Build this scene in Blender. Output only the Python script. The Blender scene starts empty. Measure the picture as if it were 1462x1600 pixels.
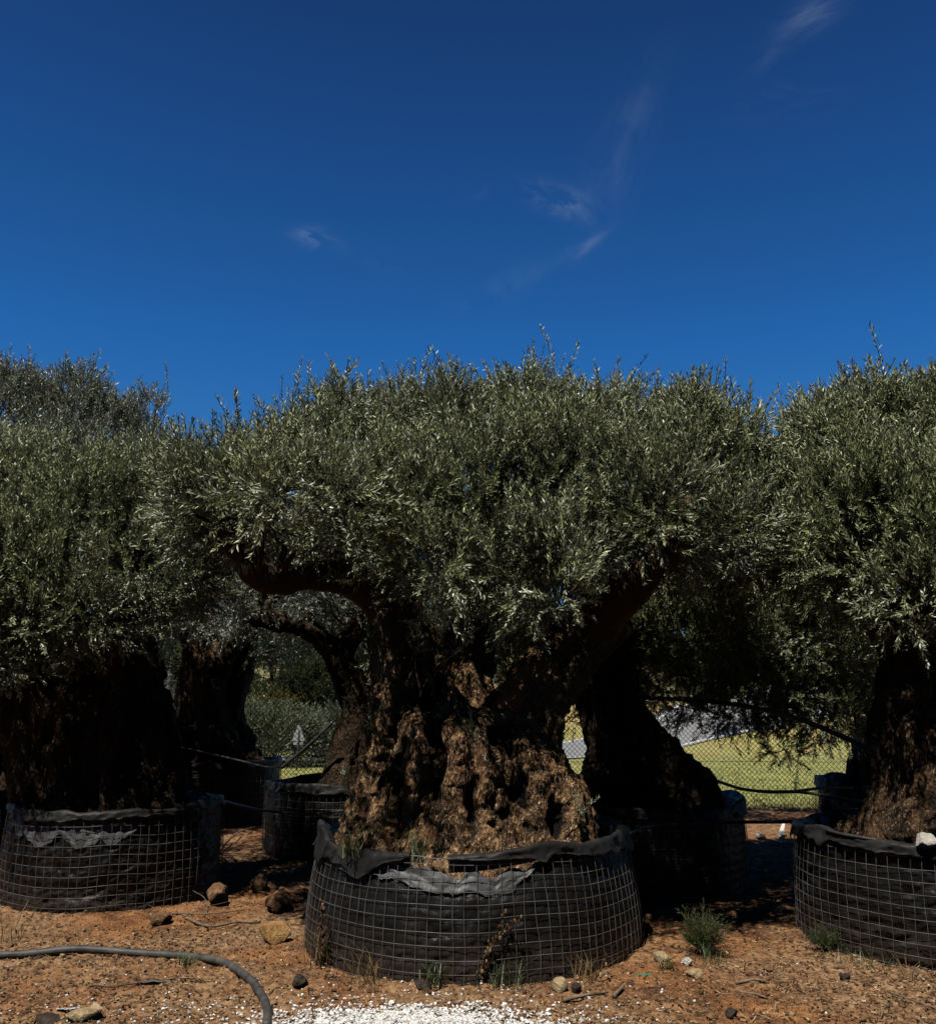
import bpy, bmesh, math, random
import numpy as np
from mathutils import Vector
R = math.radians
scene = bpy.context.scene
COL = scene.collection

# ------------------------------------------------------------------ camera model (used only to work out where things stand)
F, CX, CY, PITCH, CAMZ = 1464.0, 731.0, 800.0, R(11.4), 1.6
def ray(px, py):
    u, v = (px - CX) / F, (CY - py) / F
    return np.array([u, math.cos(PITCH) - v * math.sin(PITCH), math.sin(PITCH) + v * math.cos(PITCH)])
def at(px, py, Y):
    d = ray(px, py); t = Y / d[1]
    return np.array([0, 0, CAMZ]) + d * t
def gnd(px, py, z=0.0):
    d = ray(px, py); t = (z - CAMZ) / d[2]
    return np.array([0, 0, CAMZ]) + d * t
def mpp(Y):            # metres per photo pixel at depth Y
    return Y * 0.985 / F

# ------------------------------------------------------------------ noise
def _hash(ix, iy, iz, seed):
    h = (ix.astype(np.int64) * 374761393 + iy.astype(np.int64) * 668265263 + iz.astype(np.int64) * 2147483647 + seed * 1274126177) & 0xFFFFFFFF
    h = ((h ^ (h >> 13)) * 1274126177) & 0xFFFFFFFF
    h = ((h ^ (h >> 16)) * 2246822519) & 0xFFFFFFFF
    h = h ^ (h >> 15)
    return (h & 0xFFFFFF) / float(0xFFFFFF)
def vnoise(p, seed=0):
    p = np.asarray(p, dtype=np.float64)
    i = np.floor(p).astype(np.int64); f = p - i
    f = f * f * f * (f * (f * 6 - 15) + 10)
    x, y, z = i[:, 0], i[:, 1], i[:, 2]
    fx, fy, fz = f[:, 0], f[:, 1], f[:, 2]
    def c(a, b, d): return _hash(x + a, y + b, z + d, seed)
    x00 = c(0,0,0)*(1-fx)+c(1,0,0)*fx; x10 = c(0,1,0)*(1-fx)+c(1,1,0)*fx
    x01 = c(0,0,1)*(1-fx)+c(1,0,1)*fx; x11 = c(0,1,1)*(1-fx)+c(1,1,1)*fx
    y0 = x00*(1-fy)+x10*fy; y1 = x01*(1-fy)+x11*fy
    return (y0*(1-fz)+y1*fz) * 2 - 1
def fbm(p, o=4, seed=0, ridged=False):
    p = np.asarray(p, dtype=np.float64); s = np.zeros(len(p)); a = 1.0; tot = 0
    for k in range(o):
        n = vnoise(p, seed + k * 17)
        if ridged: n = 1 - 2 * np.abs(n)
        s += a * n; tot += a; a *= 0.5; p = p * 2.03 + 11.7
    return s / tot
def P3(x, y, z): return np.stack([np.asarray(x, float).ravel(), np.asarray(y, float).ravel(), np.asarray(z, float).ravel()], 1)

# ------------------------------------------------------------------ mesh helpers
def mesh_np(name, verts, faces_list, smooth=True, matidx=None, attrs=None):
    """faces_list: list of int arrays (n,k)."""
    me = bpy.data.meshes.new(name)
    verts = np.ascontiguousarray(verts, dtype=np.float32)
    me.vertices.add(len(verts)); me.vertices.foreach_set('co', verts.ravel())
    loops = np.concatenate([f.ravel() for f in faces_list]).astype(np.int32)
    tot = np.concatenate([np.full(len(f), f.shape[1], np.int32) for f in faces_list])
    st = np.concatenate([[0], np.cumsum(tot)[:-1]]).astype(np.int32)
    me.loops.add(len(loops)); me.loops.foreach_set('vertex_index', loops)
    me.polygons.add(len(tot)); me.polygons.foreach_set('loop_start', st); me.polygons.foreach_set('loop_total', tot)
    if matidx is not None: me.polygons.foreach_set('material_index', np.asarray(matidx, np.int32))
    me.update(calc_edges=True)
    me.polygons.foreach_set('use_smooth', np.full(len(tot), bool(smooth)))
    for k, v in (attrs or {}).items():
        a = me.attributes.new(k, 'FLOAT', 'POINT'); a.data.foreach_set('value', np.asarray(v, np.float32))
    me.validate()
    return me
def grid_faces(nu, nv, wrap_u=False, off=0):
    """verts indexed [v*nu+u]"""
    u = np.arange(nu if wrap_u else nu - 1); v = np.arange(nv - 1)
    U, V = np.meshgrid(u, v); U = U.ravel(); V = V.ravel(); U2 = (U + 1) % nu
    return np.stack([V*nu+U, V*nu+U2, (V+1)*nu+U2, (V+1)*nu+U], 1) + off
def put(name, me, mat, parent=None, loc=None):
    o = bpy.data.objects.new(name, me); COL.objects.link(o)
    for m in (mat if isinstance(mat, (list, tuple)) else [mat]): me.materials.append(m)
    if parent: o.parent = parent
    if loc is not None: o.location = loc
    return o
def tag(o, label=None, cat=None, group=None, kind=None):
    if label: o['label'] = label
    if cat: o['category'] = cat
    if group: o['group'] = group
    if kind: o['kind'] = kind
    return o
def thing(name, loc, label, cat, group=None):
    o = bpy.data.objects.new(name, None); o.empty_display_size = .2; COL.objects.link(o); o.location = tuple(loc)
    return tag(o, label, cat, group)
def catmull(pts, n=12):
    pts = np.asarray(pts, float); k = pts.shape[0]
    if k < 3:
        t = np.linspace(0, 1, n)[:, None]; return pts[0] * (1 - t) + pts[-1] * t
    ext = np.vstack([2*pts[0]-pts[1], pts, 2*pts[-1]-pts[-2]]); out = []
    for i in range(k - 1):
        p0, p1, p2, p3 = ext[i:i+4]
        t = np.linspace(0, 1, n, endpoint=False)[:, None]
        out.append(.5*((2*p1)+(-p0+p2)*t+(2*p0-5*p1+4*p2-p3)*t**2+(-p0+3*p1-3*p2+p3)*t**3))
    out.append(pts[-1:]); return np.vstack(out)
def tube_arrays(path, rad, ns=8, cap=True):
    """path (n,3), rad scalar or (n,) -> verts, [quads, tris]"""
    path = np.asarray(path, float); n = len(path)
    rad = np.full(n, rad) if np.isscalar(rad) else np.asarray(rad, float)
    t = np.gradient(path, axis=0); t /= np.linalg.norm(t, axis=1)[:, None] + 1e-12
    up = np.array([0, 0, 1.0]) if abs(t[0][2]) < .9 else np.array([1.0, 0, 0])
    a = np.cross(up, t[0]); a /= np.linalg.norm(a); A = [a]
    for i in range(1, n):
        a = A[-1] - t[i] * np.dot(A[-1], t[i]); a /= np.linalg.norm(a) + 1e-12; A.append(a)
    A = np.array(A); B = np.cross(t, A)
    th = np.linspace(0, 2*np.pi, ns, endpoint=False)
    v = path[:, None, :] + rad[:, None, None] * (A[:, None, :] * np.cos(th)[None, :, None] + B[:, None, :] * np.sin(th)[None, :, None])
    v = v.reshape(-1, 3); f = grid_faces(ns, n, True); tris = []
    if cap:
        v = np.vstack([v, path[:1], path[-1:]]); c0, c1 = n*ns, n*ns+1
        k = np.arange(ns); k2 = (k+1) % ns
        tris = [np.stack([k2, k, np.full(ns, c0)], 1), np.stack([(n-1)*ns+k, (n-1)*ns+k2, np.full(ns, c1)], 1)]
    return v, f, (np.vstack(tris) if cap else np.zeros((0, 3), int))
class Bag:
    def __init__(s): s.v = []; s.q = []; s.t = []; s.n = 0; s.at = []
    def add(s, v, q=None, t=None, val=0.0):
        s.v.append(v)
        if q is not None and len(q): s.q.append(q + s.n)
        if t is not None and len(t): s.t.append(t + s.n)
        s.at.append(np.full(len(v), val)); s.n += len(v)
    def tube(s, path, rad, ns=6, cap=True, val=0.0):
        v, q, t = tube_arrays(path, rad, ns, cap); s.add(v, q, t, val)
    def mesh(s, name, smooth=True, off=None):
        v = np.vstack(s.v)
        if off is not None: v = v - np.asarray(off)
        fl = []
        if s.q: fl.append(np.vstack(s.q))
        if s.t: fl.append(np.vstack(s.t))
        return mesh_np(name, v, fl, smooth, attrs={'rnd': np.concatenate(s.at)})
def ico(sub=1):
    bm = bmesh.new(); bmesh.ops.create_icosphere(bm, subdivisions=sub, radius=1)
    v = np.array([x.co[:] for x in bm.verts]); f = np.array([[x.index for x in p.verts] for p in bm.faces]); bm.free()
    return v, f
ICO1, ICO2, ICO3, ICO4 = ico(1), ico(2), ico(3), ico(4)

# ------------------------------------------------------------------ materials
class NT:
    def __init__(s, name):
        s.m = bpy.data.materials.new(name); s.m.use_nodes = True; s.t = s.m.node_tree; s.t.nodes.clear()
        s.out = s.n('ShaderNodeOutputMaterial'); s.p = s.n('ShaderNodeBsdfPrincipled'); s.l(s.p.outputs[0], s.out.inputs[0])
    def n(s, ty, **kw):
        x = s.t.nodes.new(ty)
        for k, v in kw.items(): setattr(x, k, v)
        return x
    def l(s, a, b): s.t.links.new(a, b)
    def coord(s, which='Object', scale=(1, 1, 1)):
        tc = s.n('ShaderNodeTexCoord'); mp = s.n('ShaderNodeMapping'); mp.inputs['Scale'].default_value = scale
        s.l(tc.outputs[which], mp.inputs[0]); return mp.outputs[0]
    def noise(s, vec, scale, detail=4, rough=.55, dist=0):
        x = s.n('ShaderNodeTexNoise'); x.inputs['Scale'].default_value = scale; x.inputs['Detail'].default_value = detail
        x.inputs['Roughness'].default_value = rough; x.inputs['Distortion'].default_value = dist; s.l(vec, x.inputs['Vector']); return x.outputs['Fac']
    def voro(s, vec, scale, feature='F1', out='Distance'):
        x = s.n('ShaderNodeTexVoronoi', feature=feature); x.inputs['Scale'].default_value = scale; s.l(vec, x.inputs['Vector']); return x.outputs[out]
    def ramp(s, fac, stops, interp='LINEAR'):
        x = s.n('ShaderNodeValToRGB'); x.color_ramp.interpolation = interp; e = x.color_ramp.elements
        while len(e) < len(stops): e.new(.5)
        for k, (p, c) in zip(e, stops):
            k.position = p; k.color = (*c, 1) if len(c) == 3 else c
        s.l(fac, x.inputs[0]); return x.outputs[0]
    def mix(s, fac, a, b, mode='MIX'):
        x = s.n('ShaderNodeMix', data_type='RGBA', blend_type=mode)
        for sock, val in ((x.inputs[0], fac), (x.inputs[6], a), (x.inputs[7], b)):
            if hasattr(val, 'is_output'): s.l(val, sock)
            elif isinstance(val, (int, float)): sock.default_value = val
            else: sock.default_value = (*val, 1)
        return x.outputs[2]
    def math(s, op, a, b=0.0, clamp=False):
        x = s.n('ShaderNodeMath', operation=op); x.use_clamp = clamp
        for i, val in enumerate((a, b)):
            if hasattr(val, 'is_output'): s.l(val, x.inputs[i])
            else: x.inputs[i].default_value = val
        return x.outputs[0]
    def attr(s, name):
        x = s.n('ShaderNodeAttribute', attribute_name=name); return x.outputs['Fac']
    def bump(s, h, strength=.5, dist=.01, normal=None):
        x = s.n('ShaderNodeBump'); x.inputs['Strength'].default_value = strength; x.inputs['Distance'].default_value = dist
        s.l(h, x.inputs['Height'])
        if normal is not None: s.l(normal, x.inputs['Normal'])
        return x.outputs[0]
    def done(s, color=None, rough=.6, spec=.4, normal=None, metal=0.0):
        p = s.p
        if color is not None:
            if hasattr(color, 'is_output'): s.l(color, p.inputs['Base Color'])
            else: p.inputs['Base Color'].default_value = (*color, 1)
        if hasattr(rough, 'is_output'): s.l(rough, p.inputs['Roughness'])
        else: p.inputs['Roughness'].default_value = rough
        p.inputs['Specular IOR Level'].default_value = spec; p.inputs['Metallic'].default_value = metal
        if normal is not None: s.l(normal, p.inputs['Normal'])
        return s.m

def mat_leaf(name, top_a, top_b, back, rough=.38, spec=.5):
    t = NT(name); r = t.attr('rnd'); g = t.attr('tone')
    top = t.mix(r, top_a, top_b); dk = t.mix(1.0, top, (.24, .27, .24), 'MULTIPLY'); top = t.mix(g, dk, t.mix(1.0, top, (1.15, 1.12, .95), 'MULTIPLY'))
    geo = t.n('ShaderNodeNewGeometry')
    c = t.mix(geo.outputs['Backfacing'], top, t.mix(r, back, (back[0]*.7, back[1]*.7, back[2]*.7)))
    t.done(c, rough, spec)
    tr = t.n('ShaderNodeBsdfTranslucent'); t.l(t.mix(.5, c, (.26, .29, .13)), tr.inputs[0])
    ms = t.n('ShaderNodeMixShader'); ms.inputs[0].default_value = .13; t.l(t.p.outputs[0], ms.inputs[1]); t.l(tr.outputs[0], ms.inputs[2]); t.l(ms.outputs[0], t.out.inputs[0])
    return t.m
M = {}
M['leaf'] = mat_leaf('olive_leaf', (.190, .230, .090), (.435, .500, .255), (.48, .52, .36), .45, .95)
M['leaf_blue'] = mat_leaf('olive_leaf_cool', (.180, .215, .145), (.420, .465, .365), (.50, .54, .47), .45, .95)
M['pine_leaf'] = mat_leaf('far_foliage', (.020, .036, .012), (.060, .085, .025), (.05, .075, .025), .55, .3)
M['bush_leaf'] = mat_leaf('grey_bush_foliage', (.10, .125, .075), (.24, .285, .17), (.26, .30, .20), .5, .3)
M['yellow_leaf'] = mat_leaf('yellow_broom_foliage', (.16, .13, .012), (.34, .24, .02), (.2, .16, .02), .6, .2)
M['weed_leaf'] = mat_leaf('weed_leaf', (.028, .048, .012), (.095, .12, .035), (.07, .095, .035), .45, .4)
M['slope_leaf'] = mat_leaf('slope_grass_blade', (.16, .20, .045), (.48, .45, .16), (.35, .36, .12), .6, .2)
M['dry_leaf'] = mat_leaf('dry_stalk', (.16, .09, .035), (.32, .21, .10), (.22, .14, .06), .7, .2)
t = NT('twig_bark'); M['twig'] = t.done(t.ramp(t.noise(t.coord(), 40), [(.3, (.05, .035, .022)), (.7, (.15, .12, .085))]), .8, .2)

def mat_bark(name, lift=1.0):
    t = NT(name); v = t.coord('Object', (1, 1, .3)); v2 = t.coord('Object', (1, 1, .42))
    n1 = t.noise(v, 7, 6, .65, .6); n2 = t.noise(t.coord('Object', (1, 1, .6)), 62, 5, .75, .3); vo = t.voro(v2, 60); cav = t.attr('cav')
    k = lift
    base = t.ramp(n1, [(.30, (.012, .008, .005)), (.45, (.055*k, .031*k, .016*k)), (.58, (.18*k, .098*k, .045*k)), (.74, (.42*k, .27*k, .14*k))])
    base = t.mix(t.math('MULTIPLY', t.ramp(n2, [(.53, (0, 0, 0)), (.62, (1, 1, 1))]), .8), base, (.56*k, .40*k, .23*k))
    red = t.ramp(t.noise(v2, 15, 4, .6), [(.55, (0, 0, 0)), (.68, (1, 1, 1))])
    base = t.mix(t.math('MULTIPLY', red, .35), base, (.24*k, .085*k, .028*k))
    base = t.mix(t.ramp(cav, [(.2, (1, 1, 1)), (.62, (0, 0, 0))]), base, (.007, .005, .004))  # shade of creases, pits and clefts put into the bark colour
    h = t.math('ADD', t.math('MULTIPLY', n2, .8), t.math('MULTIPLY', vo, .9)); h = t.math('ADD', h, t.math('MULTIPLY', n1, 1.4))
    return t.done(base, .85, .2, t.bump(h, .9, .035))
M['bark'] = mat_bark('olive_bark', 1.55); M['bark_mid'] = mat_bark('olive_bark_half_shaded', .6); M['bark_dark'] = mat_bark('olive_bark_shaded', .25)  # half and fully shaded copies: crown shade put into the bark colour
t = NT('smooth_limb_bark'); v = t.coord('Object', (1, 1, .5)); n1 = t.noise(v, 9, 5, .6); n2 = t.noise(t.coord(), 60, 4)
c = t.ramp(n1, [(.3, (.03, .018, .010)), (.6, (.10, .060, .034)), (.8, (.17, .125, .085))])
M['limb'] = t.done(c, .8, .2, t.bump(t.math('ADD', n1, t.math('MULTIPLY', n2, .4)), .7, .02))
t = NT('split_heartwood'); v = t.coord('Object', (6, 6, 1)); n = t.noise(v, 9, 5, .65, .4)
M['wood'] = t.done(t.ramp(n, [(.3, (.05, .022, .009)), (.5, (.24, .115, .045)), (.75, (.40, .225, .10))]), .75, .25, t.bump(n, .9, .02))

t = NT('black_woven_liner'); v = t.coord(); n1 = t.noise(v, 6, 5, .6); n2 = t.noise(v, 60, 3); n3 = t.noise(t.coord('Object', (1, 1, .25)), 14, 4)
c = t.ramp(n1, [(.35, (.0065, .0064, .0063)), (.6, (.0125, .0122, .012)), (.8, (.024, .0235, .022))])
geo = t.n('ShaderNodeNewGeometry'); sp = t.n('ShaderNodeSeparateXYZ'); t.l(t.coord(), sp.inputs[0])
low = t.math('SUBTRACT', 1.0, t.math('MULTIPLY', sp.outputs[2], 3.2), True)
c = t.mix(t.math('MULTIPLY', t.math('MULTIPLY', low, n3, True), .55), c, (.11, .075, .05))
M['liner'] = t.done(c, t.math('ADD', .34, t.math('MULTIPLY', n1, .22)), .2, t.bump(t.math('ADD', n1, t.math('MULTIPLY', n2, .15)), .6, .025))
t = NT('dusty_torn_sheet'); v = t.coord(); n1 = t.noise(v, 9, 5, .6)
c = t.ramp(n1, [(.3, (.040, .040, .041)), (.6, (.085, .086, .088)), (.8, (.14, .14, .14))])
M['sheet'] = t.done(c, .5, .4, t.bump(t.noise(v, 24, 3), .2, .015))
t = NT('folded_black_sheet'); v = t.coord(); n1 = t.noise(v, 5, 5, .6)
c = t.ramp(n1, [(.3, (.012, .0115, .011)), (.6, (.026, .025, .024)), (.82, (.060, .058, .055))])
M['fold'] = t.done(c, .48, .15, t.bump(t.noise(v, 18, 4), .3, .02))
t = NT('galvanised_wire'); n = t.noise(t.coord(), 9, 4)
M['wire'] = t.done(t.ramp(n, [(.35, (.085, .060, .045)), (.55, (.14, .14, .14)), (.8, (.23, .23, .23))]), .5, .5, None, .2)
t = NT('fence_wire'); M['fence'] = t.done(t.ramp(t.noise(t.coord(), 5), [(.3, (.06, .06, .055)), (.7, (.13, .13, .12))]), .6, .4, None, .2)
t = NT('bark_mulch'); v = t.coord(); n = t.noise(v, 9, 6, .7, .5); n2 = t.noise(v, 55, 5, .75)
c = t.ramp(n, [(.3, (.025, .012, .007)), (.5, (.10, .043, .02)), (.7, (.25, .11, .045)), (.85, (.36, .22, .11))])
M['mulch'] = t.done(t.mix(t.ramp(n2, [(.4, (0, 0, 0)), (.65, (1, 1, 1))]), c, (.30, .165, .08)), .9, .15, t.bump(t.math('ADD', n2, n), 1.0, .03))
t = NT('grey_pipe'); v = t.coord(); n = t.noise(v, 11, 5, .65); n2 = t.noise(v, 80, 3)
c = t.ramp(n, [(.32, (.030, .029, .028)), (.50, (.060, .058, .055)), (.74, (.14, .115, .085))])
M['pipe'] = t.done(c, .55, .4, t.bump(n2, .25, .01))
t = NT('black_hose'); n = t.noise(t.coord(), 12, 4)
M['hose'] = t.done(t.ramp(n, [(.3, (.014, .014, .015)), (.7, (.045, .045, .045))]), .42, .5)
def mat_rock(name, a, b, c2):
    t = NT(name); v = t.coord(); n = t.noise(v, 12, 6, .65, .3); n2 = t.noise(v, 60, 4, .7)
    c = t.ramp(n, [(.3, a), (.52, b), (.75, c2)])
    c = t.mix(t.math('MULTIPLY', t.ramp(n2, [(.3, (1, 1, 1)), (.5, (0, 0, 0))]), .6), c, tuple(x*.4 for x in a))
    return t.done(c, .9, .2, t.bump(t.math('ADD', n, n2), .9, .02))
M['rock_ochre'] = mat_rock('ochre_rock', (.17, .08, .028), (.42, .235, .085), (.60, .40, .20))
M['rock_brown'] = mat_rock('brown_rock', (.09, .045, .022), (.24, .13, .065), (.40, .27, .16))
M['rock_tan'] = mat_rock('tan_rock', (.22, .15, .08), (.46, .34, .19), (.60, .48, .31))
M['rock_dark'] = mat_rock('dark_clod', (.02, .015, .012), (.06, .045, .035), (.14, .11, .085))
M['rock_white'] = mat_rock('white_limestone', (.36, .32, .26), (.56, .52, .45), (.74, .71, .65))
t = NT('white_marble_gravel'); r = t.attr('rnd')
M['gravel'] = t.done(t.ramp(r, [(0, (.30, .27, .24)), (.14, (.50, .47, .43)), (.5, (.74, .73, .71)), (1, (.86, .86, .85))]), .75, .3)
t = NT('wood_litter'); r = t.attr('rnd')
M['litter'] = t.done(t.ramp(r, [(0, (.025, .017, .012)), (.3, (.08, .045, .024)), (.6, (.10, .052, .025)), (.85, (.27, .165, .085)), (1, (.50, .37, .22))]), .85, .2)
def flat(name, col, rough=.6, spec=.3, sc=20, var=.25):
    t = NT(name); n = t.noise(t.coord(), sc, 4)
    return t.done(t.ramp(n, [(.3, tuple(x*(1-var) for x in col)), (.7, tuple(min(1, x*(1+var)) for x in col))]), rough, spec)
M['white_sheet'] = flat('white_plastic', (.62, .61, .58), .4, .5, 9, .1)
M['green_sheet'] = flat('green_plastic', (.05, .22, .13), .35, .5)
M['sign_back'] = flat('sign_zinc', (.42, .43, .44), .5, .4, 6, .1)
M['sign_blue'] = flat('sign_blue', (.02, .10, .30), .4, .4, 4, .08)
M['sign_white'] = flat('sign_white', (.80, .80, .80), .4, .4, 4, .04)
M['asphalt'] = flat('asphalt', (.25, .25, .255), .85, .2, 1.3, .12)
M['paint'] = flat('road_paint', (.75, .75, .73), .7, .2, 3, .1)
M['dead_stick'] = flat('weathered_stick', (.17, .12, .08), .85, .2, 25, .5)
M['strip'] = flat('weathered_grey_strip', (.10, .10, .10), .5, .4, 20, .3)

# ground material
t = NT('soil_and_grass')
tc = t.n('ShaderNodeNewGeometry'); pos = tc.outputs['Position']
a = t.noise(pos, .55, 5, .6, .4); b = t.noise(pos, 3.5, 6, .68, .5); cN = t.noise(pos, 22, 5, .72); d = t.noise(pos, 95, 3, .7); vo = t.voro(pos, 60, 'F1', 'Color'); vd = t.voro(pos, 60)
soil = t.ramp(b, [(.30, (.040, .018, .009)), (.43, (.16, .058, .020)), (.58, (.37, .160, .055)), (.74, (.60, .34, .15))])
soil = t.mix(t.ramp(a, [(.42, (0, 0, 0)), (.58, (1, 1, 1))]), soil, t.ramp(cN, [(.32, (.075, .040, .022)), (.5, (.29, .155, .075)), (.70, (.60, .39, .21))]))
soil = t.mix(t.ramp(cN, [(.32, (1, 1, 1)), (.47, (0, 0, 0))]), soil, (.045, .024, .014))
soil = t.mix(t.math('MULTIPLY', t.ramp(d, [(.53, (0, 0, 0)), (.66, (1, 1, 1))]), .75), soil, (.50, .36, .22))
soil = t.mix(t.math('MULTIPLY', t.ramp(t.noise(pos, 150, 2), [(.6, (0, 0, 0)), (.7, (1, 1, 1))]), .6), soil, (.03, .018, .012))
ga = t.noise(pos, .5, 5, .7, .6); gb = t.noise(pos, 5, 5, .75); gc = t.noise(pos, .07, 3, .6)
grass = t.ramp(gb, [(.32, (.08, .11, .02)), (.47, (.25, .28, .07)), (.60, (.58, .52, .21))])
dry = t.ramp(gb, [(.3, (.24, .15, .05)), (.55, (.46, .31, .12)), (.75, (.62, .48, .25))])
sep = t.n('ShaderNodeSeparateXYZ'); t.l(pos, sep.inputs[0]); Yp = sep.outputs[1]
dryf = t.math('ADD', t.math('MULTIPLY', t.math('SUBTRACT', ga, .5), 4.0), t.math('MULTIPLY', t.math('SUBTRACT', Yp, 62.0), .014), False)
dryf = t.math('ADD', dryf, 0.28, True)
grass = t.mix(dryf, grass, dry)
far = t.ramp(gc, [(.35, (.10, .12, .045)), (.5, (.22, .20, .09)), (.7, (.42, .33, .18))])
grass = t.mix(t.math('MULTIPLY', t.math('SUBTRACT', Yp, 95.0), .02, True), grass, far)
edge = t.math('ADD', t.math('MULTIPLY', t.math('SUBTRACT', Yp, 14.6), 1.3), t.math('MULTIPLY', t.math('SUBTRACT', t.noise(pos, 1.6, 4), .5), 2.2))
col = t.mix(t.math('MULTIPLY', edge, 1.0, True), soil, grass)
hgt = t.math('ADD', t.math('ADD', t.math('MULTIPLY', cN, 1.2), t.math('MULTIPLY', d, .5)), t.math('MULTIPLY', vd, .35))
M['ground'] = t.done(col, .92, .15, t.bump(hgt, .9, .03))

# ------------------------------------------------------------------ ground
def sstep(x, a, b):
    k = np.clip((x - a) / (b - a), 0, 1); return k * k * (3 - 2 * k)
def terrain(x, y):
    x = np.asarray(x, float); y = np.asarray(y, float)
    z = -0.036 * np.clip(y - 15, 0, 40)
    z = z + 0.052 * np.clip(y - 64, 0, 90)
    z = z + 0.11 * np.clip(y - 154, 0, 150)
    w = sstep(y, 60, 130)
    z = z + w * 2.0 * fbm(P3(x / 45, y / 45, x * 0), 3, 5).reshape(x.shape)
    return z
def micro(x, y):
    x = np.asarray(x, float); y = np.asarray(y, float); sh = x.shape
    near = 1 - sstep(y, 13.0, 16.0)
    p = P3(x, y, x * 0)
    m = .034 * fbm(p * 1.3, 4, 9) + .020 * fbm(p * 6, 4, 21, True) + .014 * fbm(p * 20, 2, 33)
    return (m.reshape(sh)) * (.35 + .65 * near)
def gz(x, y):
    x = np.atleast_1d(np.asarray(x, float)); y = np.atleast_1d(np.asarray(y, float))
    return terrain(x, y) + micro(x, y)
def seg(a, b, st): return np.arange(a, b, st)
xs = np.concatenate([-np.geomspace(6, 700, 40)[::-1], seg(-5.9, 5.9, .03), np.geomspace(6, 700, 40)])
ys = np.concatenate([seg(-30, 3.5, 3), seg(3.6, 9.5, .028), seg(9.5, 16, .07), seg(16, 60, .8), np.geomspace(60, 900, 70)])
X, Y = np.meshgrid(xs, ys)
Z = terrain(X, Y) + micro(X, Y)
ground = put('ground', mesh_np('ground', P3(X, Y, Z), [grid_faces(len(xs), len(ys))]), M['ground']); tag(ground, 'red brown nursery soil running out to a grassy slope', 'ground', kind='structure')

# road (lies 4 mm and more over the terrain)
nearE = catmull([(-60, 46), (-30, 41), (-12, 39), (-3, 39.5), (4, 44), (12.5, 61), (26, 80), (48, 104), (90, 150)], 16)
farE = catmull([(-60, 56), (-30, 51), (-14, 49), (-6, 50), (0, 54), (6, 66), (15, 82), (28, 118), (60, 180)], 16)
def strip(name, A, B, nacross, lift, m):
    rows = []
    for s in np.linspace(0, 1, nacross):
        p = A * (1 - s) + B * s; rows.append(P3(p[:, 0], p[:, 1], p[:, 0] * 0))
    v = np.vstack(rows); v[:, 2] = terrain(v[:, 0], v[:, 1]) + lift + .25 * 0
    return put(name, mesh_np(name, v, [grid_faces(len(A), nacross)]), m)
tag(strip('road', nearE, farE, 9, .06, M['asphalt']), 'grey country road bending away beyond the fence', 'road', kind='structure')
tag(strip('road_marking', nearE * .955 + farE * .045, nearE * .93 + farE * .07, 2, .066, M['paint']), 'white edge line along the near side of the road', 'road marking', kind='structure')
tag(strip('road_marking', nearE * .05 + farE * .95, nearE * .03 + farE * .97, 2, .066, M['paint']), 'white edge line along the far side of the road', 'road marking', kind='structure')

# ------------------------------------------------------------------ foliage
def sprig_templates(rng, K, length=(.12, .30), leaf=.053, width=.0108, gap=.0140, ang=(16, 48), stem_r=.0018):
    out = []
    for k in range(K):
        L = rng.uniform(*length); n = max(4, int(L / gap)); V = []; F4 = []; rn = []
        bend = rng.normal(0, .25, 2)
        def sp(s): return np.array([bend[0] * s * s / L * .6, bend[1] * s * s / L * .6, s])
        roll = rng.uniform(0, 6.28)
        for i in range(n):
            s = L * (i + .6) / n; base = sp(s)
            for side in (0, 1):
                if rng.random() < .10: continue
                phi = roll + i * (math.pi / 2 + .15) + side * math.pi + rng.normal(0, .25)
                th = R(rng.uniform(*ang)) * (1.0 if i < n - 2 else .55)
                ll = leaf * rng.uniform(.65, 1.15) * (1.0 if i < n - 2 else .75)
                w = width * rng.uniform(.75, 1.15)
                o = np.array([math.cos(phi), math.sin(phi), 0]); up = np.array([0, 0, 1.0])
                d = o * math.sin(th) + up * math.cos(th)
                nrm = -o * math.cos(th) + up * math.sin(th)
                sd = np.cross(d, nrm); tw = rng.normal(0, .8); sd = sd * math.cos(tw) + nrm * math.sin(tw)
                b = base + d * .004; droop = -nrm * ll * rng.uniform(-.05, .18)
                mid = base + d * ll * .5
                V += [b, mid + sd * w * .5, base + d * ll + droop, mid - sd * w * .5]
                q = len(V) - 4; F4.append([q, q + 1, q + 2, q + 3]); rn += [rng.random()] * 4
        nl = len(V)
        ss = np.linspace(0, L, 4); r_ = stem_r
        for a_ in (0, 1):
            for s in ss:
                c0 = sp(s); o = np.array([r_, 0, 0]) if a_ == 0 else np.array([0, r_, 0]); V += [c0 - o, c0 + o]
        SF = []
        for a_ in (0, 1):
            for j in range(3):
                q = nl + a_ * 8 + j * 2; SF.append([q, q + 1, q + 3, q + 2])
        rn += [rng.random()] * 16
        V = np.array(V)
        # check leaf winding: the adaxial face looks up the stem
        out.append((V, np.array(F4), np.array(SF), np.array(rn), L))
    return out
def frames(dirs, rng):
    d = dirs / (np.linalg.norm(dirs, axis=1)[:, None] + 1e-9)
    r = rng.normal(size=d.shape); a = np.cross(d, r); a /= np.linalg.norm(a, axis=1)[:, None] + 1e-9
    b = np.cross(d, a); return np.stack([a, b, d], 1)       # rows: local x,y,z axes
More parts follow.
